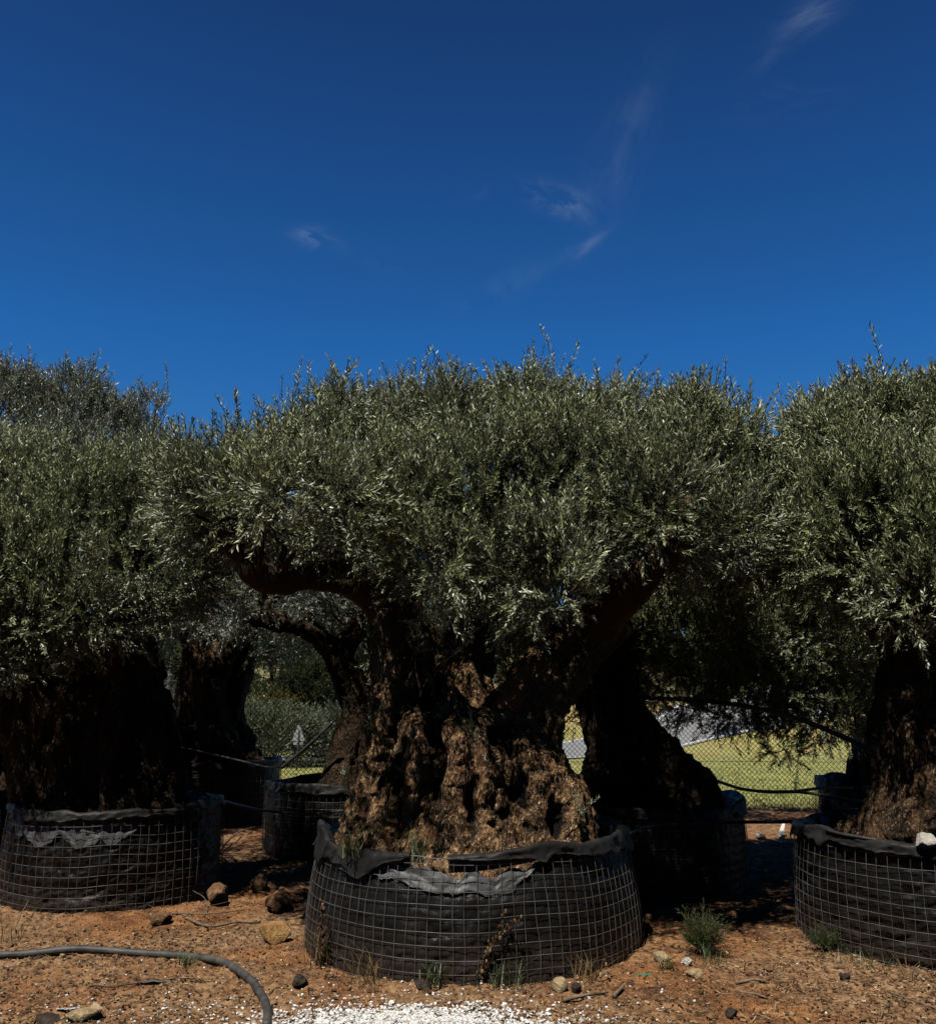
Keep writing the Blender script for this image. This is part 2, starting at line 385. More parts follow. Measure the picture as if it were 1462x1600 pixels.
def foliage_mesh(name, pos, dirs, scale, tone, temps, rng, off):
    N = len(pos); ch = rng.integers(0, len(temps), N); Fm = frames(dirs, rng)
    Vs = []; Fl = []; Fs = []; rn = []; tn = []; n = 0
    for k, (V, F4, SF, r_, L) in enumerate(temps):
        idx = np.where(ch == k)[0]
        if not len(idx): continue
        v = np.einsum('vi,nij->nvj', V, Fm[idx]) * scale[idx, None, None] + pos[idx, None, :]
        m = len(V); base = n + np.arange(len(idx)) * m
        Vs.append(v.reshape(-1, 3)); n += len(idx) * m
        Fl.append((F4[None] + base[:, None, None]).reshape(-1, 4)); Fs.append((SF[None] + base[:, None, None]).reshape(-1, 4))
        rn.append(np.tile(r_, len(idx))); tn.append(np.repeat(tone[idx], m))
    Fl = np.vstack(Fl); Fs = np.vstack(Fs)
    mi = np.concatenate([np.zeros(len(Fl), int), np.ones(len(Fs), int)])
    return mesh_np(name, np.vstack(Vs) - off, [Fl, Fs], False, mi, {'rnd': np.concatenate(rn), 'tone': np.concatenate(tn)})
RNG = np.random.default_rng(7)
T_OLIVE = sprig_templates(RNG, 18)
T_LONG = sprig_templates(RNG, 8, (.28, .48), .048, .011, .017, (20, 42), .0022)
T_WEED = sprig_templates(RNG, 8, (.08, .16), .045, .0045, .012, (25, 60), .001)
T_BUSH = sprig_templates(RNG, 8, (.25, .5), .11, .03, .05)
def blob_points(blobs, n, rng, shell=.18, gapfreq=2.6, gap=.12):
    vol = np.array([(b[1][0] * b[1][1] + b[1][1] * b[1][2] + b[1][0] * b[1][2]) * b[2] for b in blobs]); pr = vol / vol.sum()
    C = np.array([b[0] for b in blobs]); Rr = np.array([b[1] for b in blobs])
    P = []; Nn = []; Q = []; have = 0
    while have < n:
        m = n
        k = rng.choice(len(blobs), m, p=pr); u = rng.normal(size=(m, 3)); u /= np.linalg.norm(u, axis=1)[:, None]
        # uneven surface: lumps on each blob
        lump = 1 + .36 * fbm(u * 2.9 + k[:, None] * 7.3, 3, 3)
        rad = np.clip(1.02 - np.abs(rng.normal(0, shell, m)), .3, 1.1) * lump
        p = C[k] + u * Rr[k] * rad[:, None]; nr = u / Rr[k]; nr /= np.linalg.norm(nr, axis=1)[:, None]
        deep = np.zeros(m)
        for j in range(len(blobs)):
            dj = np.linalg.norm((p - C[j]) / Rr[j], axis=1); deep = np.maximum(deep, np.where(k == j, 0, 1 - dj))
        keep = (deep < rng.uniform(.12, .5, m)) & (fbm(p * gapfreq, 3, 41) > -gap - rng.uniform(0, .36, m))
        P.append(p[keep]); Nn.append(nr[keep]); Q.append((rad / lump)[keep]); have += keep.sum()
    return np.vstack(P)[:n], np.vstack(Nn)[:n], np.concatenate(Q)[:n]
def px_blobs(lst):
    out = []
    for (px, py, Yd, rx, ry, *rest) in lst:
        m = mpp(Yd); rz = rest[0] if rest and rest[0] else max(rx, ry) * m * .95
        w = rest[1] if len(rest) > 1 else 1.0
        out.append((at(px, py, Yd), np.array([rx * m, rz, ry * m]), w))
    return out
def make_crown(root, blobs, n, seed, mat, leaders=60, scale=1.0, gap=.12, fwd=0.0, rzmin=0.0):
    blobs = [(b[0], b[1], b[2] - fwd, b[3], b[4], max((b[5] if len(b) > 5 and b[5] > .79 else max(b[3], b[4]) * mpp(b[2]) * .95), rzmin)) + (tuple(b[6:7]) or ((b[5],) if len(b) > 5 and b[5] <= .79 else (1.0,))) for b in blobs]
    rng = np.random.default_rng(seed); B = px_blobs(blobs); off = np.array(root.location)
    p, nr, q_ = blob_points(B, n, rng, gap=gap)
    d = nr * .75 + np.array([0, 0, 1.0]) * np.where(nr[:, 2:3] > -.35, .75, .05) + rng.normal(0, .34, p.shape)
    sc = scale * rng.uniform(.8, 1.2, n)
    d[:, 2] += .4; tone = np.clip((q_ - .62) * 2.0 + .45 * fbm(p * 1.6, 2, seed) + rng.normal(0, .12, n), 0, 1)  # older inner leaves darker, tips lighter: crown shade put into the leaf colour too
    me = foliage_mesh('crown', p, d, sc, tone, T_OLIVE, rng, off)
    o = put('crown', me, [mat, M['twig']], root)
    # long upright leaders on the top of the crown, in clusters
    tops = p[:, 2] + .3 * fbm(p * 2.0, 2, seed + 3)
    cand = np.where((nr[:, 2] > .45) & (q_ > .93))[0]
    if leaders and len(cand):
        hf = fbm(p[cand] * 1.7, 2, seed + 9); cand = cand[np.argsort(-hf)][:max(leaders * 2, 10)]
        cen = rng.choice(cand, max(3, leaders // 7)); pk = cen[rng.integers(0, len(cen), leaders)]
        q = p[pk] + rng.normal(0, 1, (leaders, 3)) * np.array([.09, .09, .07]); dd = np.array([0, 0, 1.0]) + nr[pk] * .25 + rng.normal(0, .16, (leaders, 3))
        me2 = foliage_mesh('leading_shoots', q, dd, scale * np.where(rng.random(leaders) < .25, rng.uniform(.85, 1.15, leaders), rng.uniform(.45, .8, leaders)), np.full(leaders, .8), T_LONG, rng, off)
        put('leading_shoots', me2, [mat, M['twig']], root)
    return o

# ------------------------------------------------------------------ trunks
def voxel_mesh(bag, vox, off):
    src = bag.mesh('tmp'); ob = bpy.data.objects.new('tmp', src); COL.objects.link(ob)
    md = ob.modifiers.new('r', 'REMESH'); md.mode = 'VOXEL'; md.voxel_size = vox
    dg = bpy.context.evaluated_depsgraph_get(); dg.update()
    me = bpy.data.meshes.new_from_object(ob.evaluated_get(dg), depsgraph=dg)
    COL.objects.unlink(ob); bpy.data.objects.remove(ob); bpy.data.meshes.remove(src)
    return me
def gnarl(me, seed, off, amp=(.05, .028, .012), zs=.30, hollows=()):
    n = len(me.vertices); co = np.empty(n * 3, np.float32); me.vertices.foreach_get('co', co); co = co.reshape(-1, 3).astype(float)
    nr = np.empty(n * 3, np.float32); me.vertices.foreach_get('normal', nr); nr = nr.reshape(-1, 3)
    st = np.array([1, 1, zs])
    warp = co + .12 * np.stack([fbm(co * 2.1 + 3, 2, seed), fbm(co * 2.1 + 17, 2, seed + 1), fbm(co * 2.1 + 29, 2, seed + 2)], 1)
    a = fbm(warp * 3.2 * st, 3, seed + 4); b = fbm(warp * 9 * st, 3, seed + 5, True); c = fbm(co * 26, 2, seed + 6); hol = fbm(co * 4.6, 2, seed + 8)
    pit = np.clip((hol - .40) * 2.6, 0, 1)
    fl = fbm(warp * np.array([4.6, 4.6, .75]), 3, seed + 11, True)
    dsp = amp[0] * a + amp[0] * .95 * fl + amp[1] * b + amp[2] * c - amp[0] * 1.2 * pit
    hv = np.zeros(n)
    for (hc, rx, rz, dep) in hollows:      # deep clefts in the old wood
        dx = co[:, 0] - hc[0] + .05 * fbm(co * np.array([0, 0, 5.0]) + hc[0] * 9, 2, seed + 31); dz = co[:, 2] - hc[2]
        g_ = np.exp(-((dx / rx) ** 2 + (dz / rz) ** 2)) * (co[:, 1] < hc[1]); dsp = dsp - dep * g_; hv = np.maximum(hv, g_)
    co2 = co + nr * dsp[:, None] - np.asarray(off)
    me.vertices.foreach_set('co', co2.astype(np.float32).ravel())
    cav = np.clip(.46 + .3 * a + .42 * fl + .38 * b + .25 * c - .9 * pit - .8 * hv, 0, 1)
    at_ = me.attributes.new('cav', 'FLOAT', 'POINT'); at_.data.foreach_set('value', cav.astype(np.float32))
    me.polygons.foreach_set('use_smooth', np.ones(len(me.polygons), bool)); me.update()
    return me
def column(bag, path, n, rng, twist=.7, spread=.66, thick=.36):
    """bundle of twisted wood strands that follow a path of (x,y,z,R)"""
    pth = catmull(np.array(path, float), 8); m = len(pth)
    bag.tube(pth[:, :3], np.maximum(pth[:, 3] * .72, .03), 12)
    for i in range(n):
        ph = 2 * np.pi * (i + rng.uniform(-.3, .3)) / n; s = np.linspace(0, 1, m)
        wob = np.cumsum(rng.normal(0, .05, m)); k = rng.uniform(.8, 1.25); tk = thick * rng.uniform(.65, 1.25)
        angs = ph + twist * s + wob; rr = pth[:, 3] * spread * k * (1 + .12 * np.sin(s * rng.uniform(4, 9) + rng.uniform(0, 6)))
        q = pth[:, :3] + np.stack([np.cos(angs) * rr, np.sin(angs) * rr, 0 * rr], 1)
        rad = pth[:, 3] * tk * (1 + .22 * np.sin(s * rng.uniform(5, 12) + rng.uniform(0, 6)))
        bag.tube(q, np.maximum(rad, .025), 9)
def burl(bag, c, r, rng):
    v, f = ICO2; v = v * (1 + .2 * fbm(v * 2 + rng.uniform(0, 50), 2, 3))[:, None]; bag.add(v * r + np.asarray(c), None, f)
def make_trunk(root, cols, seed, vox=.022, burls=(), mat='bark', roots=None, amp=(.05, .028, .012), hollows=()):
    rng = np.random.default_rng(seed); bag = Bag(); off = np.array(root.location)
    for (path, n, tw) in cols: column(bag, path, n, rng, tw)
    for (c, r) in burls: burl(bag, c, r, rng)
    if roots:
        c, r0, k = roots
        for i in range(k):
            a = 2 * np.pi * (i + rng.uniform(-.3, .3)) / k; u = np.array([math.cos(a), math.sin(a), 0]); L = r0 * rng.uniform(.9, 1.25)
            pts = [c + u * r0 * .45 + np.array([0, 0, rng.uniform(.3, .55)]), c + u * r0 * .75 + np.array([0, 0, .2]), c + u * L + np.array([0, 0, .02]), c + u * (L + .15) + np.array([0, 0, -.12])]
            pp = catmull(pts, 6); bag.tube(pp, np.linspace(.16, .06, len(pp)) * r0 / .75, 9)
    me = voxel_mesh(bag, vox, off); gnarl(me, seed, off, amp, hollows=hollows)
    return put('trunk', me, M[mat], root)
def make_limb(root, pts, seed, mat='limb', twigs=3, vox=.016):
    """pts: (x,y,z,r)"""
    rng = np.random.default_rng(seed); bag = Bag(); off = np.array(root.location)
    p = catmull(np.array(pts, float), 10)
    p[:, :3] += .018 * np.stack([fbm(p[:, :3] * 3, 2, seed), fbm(p[:, :3] * 3 + 9, 2, seed), fbm(p[:, :3] * 3 + 19, 2, seed)], 1)
    bag.tube(p[:, :3], p[:, 3], 12)
    for k in range(2):
        ph = rng.uniform(0, 6.28); s = np.linspace(0, 1, len(p)); o = np.stack([np.cos(ph + 3 * s), np.sin(ph + 3 * s), np.sin(ph - 2 * s)], 1)
        bag.tube(p[:, :3] + o * p[:, 3:4] * .45, p[:, 3] * .68, 9)
    for k in range(2):
        i = rng.integers(len(p) // 4, len(p) - 2); burl(bag, p[i, :3] + rng.normal(0, .4, 3) * p[i, 3], p[i, 3] * rng.uniform(.5, .7), rng)
    me = voxel_mesh(bag, vox, off); gnarl(me, seed + 50, off, (.016, .009, .004), .7)
    o = put('limb', me, M[mat], root)
    # branchlets that leave the limb towards the crown
    bt = Bag()
    for k in range(twigs):
        i = rng.integers(len(p) // 4, len(p) * 4 // 5); a = p[i, :3]; dr = rng.normal(0, .5, 3) + np.array([0, -.1, .75]); L = rng.uniform(.25, .5)
        q = [a, a + dr * L * .35 + rng.normal(0, .05, 3), a + dr * L * .7 + rng.normal(0, .08, 3), a + dr * L + rng.normal(0, .1, 3)]
        qq = catmull(q, 6); bt.tube(qq, np.linspace(min(.03, p[i, 3] * .5), .006, len(qq)), 6)
    if twigs: put('branchlets', bt.mesh('branchlets', off=off), M['limb'], root)
    return o
def A4(px, py, Yd, rpx): return (*at(px, py, Yd), rpx * mpp(Yd))

# ------------------------------------------------------------------ caged planters
CELL = .072
def keys(th, ks):
    k = np.array(ks, float); return np.interp(np.degrees(th), k[:, 0], k[:, 1])
def make_pot(label, c, r, h, seed, drop, sag=((-180, 0), (180, 0)), rise=((-180, 0), (180, 0)), wr=.012, torn=None, group='wire caged planters of the olive trees', nth=440, lean=0.0, taper=.03):
    rng = np.random.default_rng(seed); gx, gy = c
    base = float(gz(gx, gy)[0]) - .03
    root = thing('caged_planter', (gx, gy, base), label, 'planter', group)
    ncell = int(round(2 * np.pi * r / CELL)); ph = rng.uniform(0, 6.28, 6)
    def rad(th, z):
        s = np.clip(z / h, 0, 1.2)
        return r * (1 + .014 * np.sin(2 * th + ph[0]) + .010 * np.sin(3 * th + ph[1]) + .005 * np.sin(7 * th + ph[2])) * (1 - taper * s + .018 * np.sin(np.pi * s) ) + .012 * np.sin(5 * th + ph[3]) * (1 - s)
    def cyl(th, rr, z): return P3(np.sin(th) * rr + lean * z, -np.cos(th) * rr, z)
    th1 = np.linspace(-np.pi, np.pi, nth, endpoint=False)
    rim = h + keys(th1, rise) + .012 * np.sin(3 * th1 + ph[4]) + .022 * vnoise(P3(th1 * 2.2, th1 * 0, th1 * 0 + seed), 5) + .010 * vnoise(P3(th1 * 6.2, th1 * 0, th1 * 0 + seed), 6)
    top = rim - .012 - keys(th1, sag) - np.where(keys(th1, sag) > .01, .035 * fbm(P3(th1 * 9, th1 * 0 + seed, th1 * 0), 3, 8), 0)
    # liner, quilted where it presses through the mesh
    nz = 64
    T, S = np.meshgrid(th1, np.linspace(0, 1, nz)); TOP = np.tile(top, (nz, 1)); Zl = S * TOP
    cellu = (T + np.pi) / (2 * np.pi) * ncell; cellw = Zl / CELL
    q = np.sin(np.pi * cellu) ** 2 * np.sin(np.pi * cellw) ** 2
    pl = P3(T * r * 2.2, Zl * 5.5, T * 0 + seed)
    wrk = fbm(pl, 4, seed, True).reshape(T.shape); wr2 = fbm(P3(T * r * 7 + Zl * 6, Zl * 15 - T * 5, T * 0 + seed), 3, seed + 3).reshape(T.shape)
    big = fbm(P3(T * r * .9, Zl * 1.2, T * 0 + seed * 3.1), 2, seed + 9).reshape(T.shape)
    loose = np.clip(.5 + 1.6 * big, 0, 1)
    Rl = rad(T, Zl) + .0085 * q * (1 - .75 * loose) - wr * (.35 + loose) * (.55 - .5 * wrk) - wr * .8 * np.abs(wr2) + .006 * wr2 - .006 * np.abs(fbm(P3(T * r * 16 + Zl * 9, Zl * 14 - T * 6, T * 0 + seed), 2, seed + 5).reshape(T.shape))
    Rl -= np.clip(keys(th1, sag), 0, 1)[None, :] * .22 * np.clip((S - .72) / .28, 0, 1) ** 2
    rows = [cyl(T[i], Rl[i], Zl[i]) for i in range(nz)]
    soilz = h - .24
    rows += [cyl(th1, Rl[-1] - .012, top + .002), cyl(th1, Rl[-1] - .03, np.minimum(top - .03, top)), cyl(th1, rad(th1, soilz) - .05, np.full(nth, soilz - .12))]
    put('liner', mesh_np('liner', np.vstack(rows), [grid_faces(nth, nz + 3, True)]), M['liner'], root)
    # galvanised mesh cage
    bg = Bag(); nh = int(h / CELL); wav = lambda th, z: .006 * np.sin(4 * th + z * 3 + ph[5]) + .008 * vnoise(P3(th * 3, z * 2 + 0 * th, th * 0 + seed), 9)
    thc = np.linspace(-np.pi, np.pi, 260)
    rimc = np.interp(thc, th1, rim, period=2 * np.pi)
    for k in range(nh + 2):
        z = np.minimum(k * CELL + .012 + wav(thc, k * CELL), rimc - .006) if k <= nh else rimc - .004
        bg.tube(cyl(thc, rad(thc, z) + .007, z), .0018, 5, False)
    for k in range(ncell):
        t0 = -np.pi + 2 * np.pi * k / ncell; zt = np.interp(t0, th1, rim, period=2 * np.pi)
        z = np.linspace(-.02, zt, 14); tt = t0 + .008 * vnoise(P3(z * 5, z * 0 + k, z * 0 + seed), 4)
        bg.tube(cyl(tt, rad(tt, z) + .0105, z), .0017, 5, False)
    put('wire_cage', bg.mesh('wire_cage'), M['wire'], root)
    # liner top folded over the rim
    d = keys(th1, drop); d = np.where(d > .004, np.maximum(d * (1 + .75 * fbm(P3(th1 * 6, th1 * 0, th1 * 0 + seed), 3, 6)), .012), 0)
    prof = [(-.035, -.09, 0), (-.022, -.03, 0), (-.010, .006, 0), (.006, .014, 0), (.018, .004, 0)] + [(.021, 0, -s) for s in (.15, .35, .55, .75, .9, 1.0)]
    rows = []
    for j, (dr, dz, dd) in enumerate(prof):
        z = rim + dz + dd * d; n_ = fbm(P3(th1 * r * 9, th1 * 0 + j * .35, th1 * 0 + seed + 4), 3, 12); n2 = fbm(P3(th1 * r * 26 + j * .5, th1 * 0 + j * .6, th1 * 0 + seed), 2, 14)
        fl = np.clip(d / .12, .15, 1.2)
        rows.append(cyl(th1, rad(th1, np.minimum(z, h)) + dr + (.022 * n_ * fl + .008 * n2 + .012 * fl * (-dd)) * (1 if j > 1 else .3) + (.004 if j > 3 else 0), z))
    f = grid_faces(nth, len(prof), True); keep = np.minimum(d[f[:, 0] % nth], d[f[:, 1] % nth]) > .004; f = f[keep]
    put('rim_fold', mesh_np('rim_fold', np.vstack(rows), [f]), M['fold'], root)
    if torn:
        for (t0, t1, zoff, hh) in torn:
            tt = np.linspace(R(t0), R(t1), 120); nr_ = 12; rows = []
            tp = np.interp(tt, th1, top, period=2 * np.pi)
            env = np.clip(np.minimum(tt - tt[0], tt[-1] - tt) / .12, .12, 1)
            rag = hh * env * (1 + .7 * fbm(P3(tt * 10, tt * 0, tt * 0 + seed), 3, 2)); ragt = .03 * env * (1 + 1.6 * fbm(P3(tt * 13, tt * 0 + 5, tt * 0), 3, 2))
            for j in range(nr_):
                s = j / (nr_ - 1); z = tp + zoff + ragt * s - rag * (1 - s)
                n_ = fbm(P3(tt * 12 + s * 2, tt * 0 + s * 3.1, tt * 0 + seed), 3, 77, True); n2 = fbm(P3(tt * 30, tt * 0 + s * 6, tt * 0), 2, 78)
                rows.append(cyl(tt, rad(tt, z) - .018 * s - .006 + .010 * n_ * env + .003 * n2, z))
            put('torn_sheet', mesh_np('torn_sheet', np.vstack(rows), [grid_faces(120, nr_)]), M['sheet'], root)
    # soil with a mound
    nr_ = 60; TT, SS = np.meshgrid(np.linspace(-np.pi, np.pi, 160, endpoint=False), np.linspace(.0, 1, nr_))
    rr = SS * (rad(TT, SS * 0 + soilz) - .045); p = cyl(TT, rr, TT * 0)
    z = soilz + .22 * np.exp(-(SS.ravel() / .62) ** 2) + .05 * fbm(P3(p[:, 0] * 3, p[:, 1] * 3, p[:, 0] * 0 + seed), 4, 3) + .022 * fbm(P3(p[:, 0] * 22, p[:, 1] * 22, p[:, 0] * 0), 3, 4, True)
    p[:, 2] = z
    put('soil', mesh_np('soil', p, [grid_faces(160, nr_, True)]), M['mulch'], root)
    return root

PA = make_pot('large front planter with sagging torn liner, nearest to the white gravel', (.02, 6.95), 1.16, .72, 11, taper=.085,
    drop=((-180, .05), (-90, .10), (-71, .13), (-45, .13), (-32, .10), (-24, .04), (-19, 0), (-9, 0), (-6, .012), (5, .03), (14, .05), (22, .115), (24, .11), (28, .06), (40, .05), (50, .08), (65, .13), (74, .12), (90, .09), (180, .05)),
    sag=((-180, 0), (-42, 0), (-36, .03), (-28, .09), (-20, .11), (-8, .13), (8, .145), (18, .12), (24, .09), (31, .04), (40, 0), (180, 0)),
    rise=((-180, 0), (-95, .0), (-78, .10), (-70, .09), (-58, .02), (-40, 0), (0, -.01), (18, .01), (28, .03), (40, .0), (60, .03), (74, .06), (90, .02), (180, 0)),
    wr=.012, torn=[(-38, 22, .02, .07)])
PL = make_pot('left front planter with a crumpled liner, under the dark left tree', (-3.0, 8.4), .86, .78, 23,
    drop=((-180, .05), (-60, .05), (-30, .06), (0, .05), (40, .04), (70, .06), (180, .05)),
    sag=((-180, 0), (-75, 0), (-50, .07), (-20, .10), (10, .10), (30, .08), (45, .03), (55, 0), (180, 0)), wr=.034, torn=[(-48, 34, .0, .10)])
PR = make_pot('right edge planter with a white stone on its rim', (3.32, 6.87), .98, .71, 31,
    drop=((-180, .05), (-90, .09), (-60, .07), (-30, .06), (-10, .075), (20, .07), (180, .05)),
    sag=((-180, 0), (-42, 0), (-30, .05), (-12, .20), (20, .20), (50, .05), (70, 0), (180, 0)), rise=((-180, 0), (-80, .04), (-50, .02), (0, 0), (180, 0)), wr=.030)
PB = make_pot('narrow planter with closely wrinkled liner, between the left and centre planters', (-1.46, 10.8), .76, .74, 43,
    drop=((-180, .07), (-60, .06), (0, .07), (40, .06), (180, .07)), wr=.022, nth=300)
PC = make_pot('rear left planter with a pale flap hanging off its rim', (-3.54, 13.3), .95, .84, 57,
    drop=((-180, .06), (-60, .10), (-40, .22), (-28, .20), (-14, .05), (20, .07), (60, .05), (180, .06)), wr=.02, nth=300)
PD = make_pot('shaded planter close behind the right side of the front planter', (1.57, 8.85), .91, .75, 61,
    drop=((-180, .06), (0, .05), (60, .10), (180, .06)), rise=((-180, .0), (30, 0), (70, .05), (100, .05), (180, 0)), wr=.018, nth=320)
PE = make_pot('small rear planter half hidden behind the right edge planter', (4.6, 10.5), .82, .78, 71,
    drop=((-180, .06), (-60, .10), (0, .05), (180, .06)), wr=.03, nth=300)
PF = make_pot('planter cut off by the left edge of the photo', (-5.35, 10.4), .9, .76, 83,
    drop=((-180, .06), (0, .05), (180, .06)), wr=.02, nth=260)

# ------------------------------------------------------------------ olive trees
G = 'old olive trees growing in caged planters'
def tree(pot, dz, label): return thing('olive_tree', (pot.location.x, pot.location.y, dz), label, 'olive tree', G)
# centre tree
TA = tree(PA, .62, 'broad old olive with an arching left limb, centre of the photo, in the front planter')
cA = np.array(TA.location); a3 = lambda x, y, z: (cA[0] + x, cA[1] + y, z)
make_trunk(TA, [
    ([(*a3(.04, 0, .4), .80), (*a3(.03, -.02, .7), .70), (*a3(.03, -.02, 1.05), .60), (*a3(.02, .0, 1.35), .50), (*a3(.02, .06, 1.6), .36)], 24, .35),
    ([(*a3(-.48, -.05, .6), .36), (*a3(-.45, 0, 1.1), .30), (*a3(-.46, .02, 1.7), .25), A4(625, 985, 6.95, 42), A4(612, 940, 6.95, 30)], 7, .6),
    ([A4(822, 1210, 6.95, 53), A4(830, 1120, 6.98, 53), A4(862, 1050, 7.0, 54), A4(900, 1000, 7.0, 50), A4(935, 975, 6.98, 40)], 9, .5),
    ([(*a3(.1, .35, .7), .4), (*a3(.0, .45, 1.4), .32), A4(735, 1000, 7.6, 36), A4(760, 930, 7.6, 30)], 8, .4),
  ], 101, .017, burls=[(a3(.42, -.46, .78), .15), (a3(.1, -.5, 1.15), .12), (a3(.3, -.40, 1.35), .10)],
  roots=(np.array(a3(.06, .05, .55)), .60, 15), amp=(.042, .036, .018),
  hollows=[((*at(p_[0], p_[1], 6.4)[:1], 7.1, at(p_[0], p_[1], 6.4)[2]), *p_[2:]) for p_ in [(612, 1230, .06, .30, .20), (678, 1190, .05, .34, .20), (790, 1150, .10, .07, .20), (812, 1230, .045, .12, .16), (650, 1090, .09, .08, .16), (870, 1290, .07, .10, .15), (735, 1270, .03, .20, .10), (745, 1075, .10, .12, .22)]])
make_limb(TA, [A4(620, 975, 6.95, 36), A4(585, 932, 6.85, 30), A4(540, 905, 6.8, 25), A4(480, 900, 6.6, 21), A4(435, 908, 6.5, 21), A4(400, 895, 6.45, 24), A4(385, 868, 6.45, 22), A4(350, 840, 6.5, 18), A4(315, 828, 7.0, 14), A4(280, 800, 7.1, 9)], 5, twigs=5)
make_limb(TA, [A4(925, 985, 6.95, 34), A4(965, 945, 6.55, 27), A4(1000, 912, 6.35, 23), A4(1040, 870, 6.25, 21), A4(1062, 815, 6.35, 17), A4(1080, 760, 6.6, 11)], 6, twigs=5)
make_limb(TA, [A4(758, 950, 7.6, 34), A4(790, 880, 7.5, 28), A4(850, 825, 7.2, 20), A4(840, 760, 7.2, 14), A4(830, 700, 7.3, 9)], 8, twigs=6)
make_limb(TA, [A4(625, 960, 7.0, 34), A4(630, 900, 7.2, 28), A4(610, 830, 7.3, 22), A4(560, 770, 7.4, 15), A4(545, 700, 7.4, 9)], 9, twigs=6)
make_limb(TA, [A4(405, 905, 6.75, 22), A4(395, 860, 6.85, 16), A4(410, 800, 7.0, 11), A4(430, 740, 7.2, 7)], 10, twigs=4)
# the broken wedge of bare wood in the fork
sv = [A4(770, 1104, 6.62, 1)[:3], A4(796, 1108, 6.58, 1)[:3], A4(812, 1082, 6.6, 1)[:3], A4(832, 1024, 6.72, 1)[:3], A4(796, 1062, 6.66, 1)[:3]]
bm = bmesh.new()
fr = [bm.verts.new(np.array(p) - cA) for p in sv]; bk = [bm.verts.new(np.array(p) + np.array([.12, .30, -.10]) - cA) for p in sv]
bm.faces.new(fr[::-1]); bm.faces.new(bk)
for i in range(5): bm.faces.new([fr[i], fr[(i + 1) % 5], bk[(i + 1) % 5], bk[i]])
bmesh.ops.recalc_face_normals(bm, faces=bm.faces); bmesh.ops.subdivide_edges(bm, edges=bm.edges[:], cuts=7, use_grid_fill=True)
for v in bm.verts:
    k = np.array([v.co[:]]); n_ = fbm(k * np.array([[28, 28, 9]]), 3, 3)[0]; v.co += Vector((n_ * .02, -n_ * .03, n_ * .02))
me = bpy.data.meshes.new('broken_wood'); bm.to_mesh(me); bm.free(); put('broken_wood', me, M['wood'], TA)
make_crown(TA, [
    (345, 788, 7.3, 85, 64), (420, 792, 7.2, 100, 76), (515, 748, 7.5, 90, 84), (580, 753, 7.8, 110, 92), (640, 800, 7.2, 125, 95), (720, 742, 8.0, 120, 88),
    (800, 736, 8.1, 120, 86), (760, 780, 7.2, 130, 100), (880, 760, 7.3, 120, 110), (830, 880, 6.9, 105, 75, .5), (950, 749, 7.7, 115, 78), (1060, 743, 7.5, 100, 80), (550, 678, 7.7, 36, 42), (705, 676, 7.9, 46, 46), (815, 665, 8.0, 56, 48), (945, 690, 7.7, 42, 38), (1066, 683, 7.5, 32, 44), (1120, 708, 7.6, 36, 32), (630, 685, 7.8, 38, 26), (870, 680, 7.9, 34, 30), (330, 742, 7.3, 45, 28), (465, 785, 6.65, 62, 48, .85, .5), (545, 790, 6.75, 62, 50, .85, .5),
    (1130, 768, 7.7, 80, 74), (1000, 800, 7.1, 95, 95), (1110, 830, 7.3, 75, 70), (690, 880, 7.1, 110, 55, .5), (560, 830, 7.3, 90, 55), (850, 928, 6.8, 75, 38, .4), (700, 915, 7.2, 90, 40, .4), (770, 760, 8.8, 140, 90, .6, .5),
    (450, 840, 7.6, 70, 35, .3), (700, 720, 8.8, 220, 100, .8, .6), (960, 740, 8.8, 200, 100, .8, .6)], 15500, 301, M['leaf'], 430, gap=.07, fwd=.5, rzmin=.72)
# left tree
TL = tree(PL, .66, 'dark olive on the left with one thin upright limb, in the left front planter')
cL = np.array(TL.location); l3 = lambda x, y, z: (cL[0] + x, cL[1] + y, z)
make_trunk(TL, [
    ([(*l3(0, 0, .5), .62), (*l3(-.02, 0, .9), .52), (*l3(-.08, 0, 1.4), .44), (*l3(-.1, 0, 1.9), .34), (*l3(-.15, .05, 2.3), .22)], 13, .5),
    ([(*l3(.25, -.1, .7), .28), (*l3(.25, -.1, 1.2), .26), (*l3(.12, -.08, 1.7), .2), A4(178, 1035, 8.3, 22)], 6, .4),
    ([(*l3(-.52, 0, .6), .36), (*l3(-.66, 0, 1.2), .36), A4(10, 1010, 8.4, 58), A4(-20, 930, 8.3, 24)], 6, .4)],
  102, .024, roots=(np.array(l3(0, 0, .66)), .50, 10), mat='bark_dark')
make_limb(TL, [A4(172, 1070, 8.35, 24), A4(182, 1000, 8.05, 20), A4(195, 955, 7.75, 17), A4(211, 905, 7.75, 14), A4(210, 870, 8.2, 8)], 15, twigs=0)
make_limb(TL, [A4(110, 1000, 8.4, 34), A4(100, 920, 8.3, 26), A4(90, 850, 8.3, 18), A4(100, 780, 8.3, 10)], 16, twigs=5)
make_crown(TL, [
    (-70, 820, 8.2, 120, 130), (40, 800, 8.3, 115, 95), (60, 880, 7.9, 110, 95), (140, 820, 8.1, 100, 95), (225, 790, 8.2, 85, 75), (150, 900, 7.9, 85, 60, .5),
    (-10, 950, 7.8, 100, 55, .6), (280, 830, 8.4, 75, 75), (90, 970, 7.9, 90, 48, .6), (170, 950, 7.9, 80, 55, .6), (10, 1010, 7.9, 80, 50, .5), (255, 880, 8.1, 80, 75, .8), (300, 900, 8.8, 60, 50, .4), (60, 830, 9.0, 220, 100, .6, .5)], 9800, 302, M['leaf'], 110, fwd=.15, rzmin=.6)
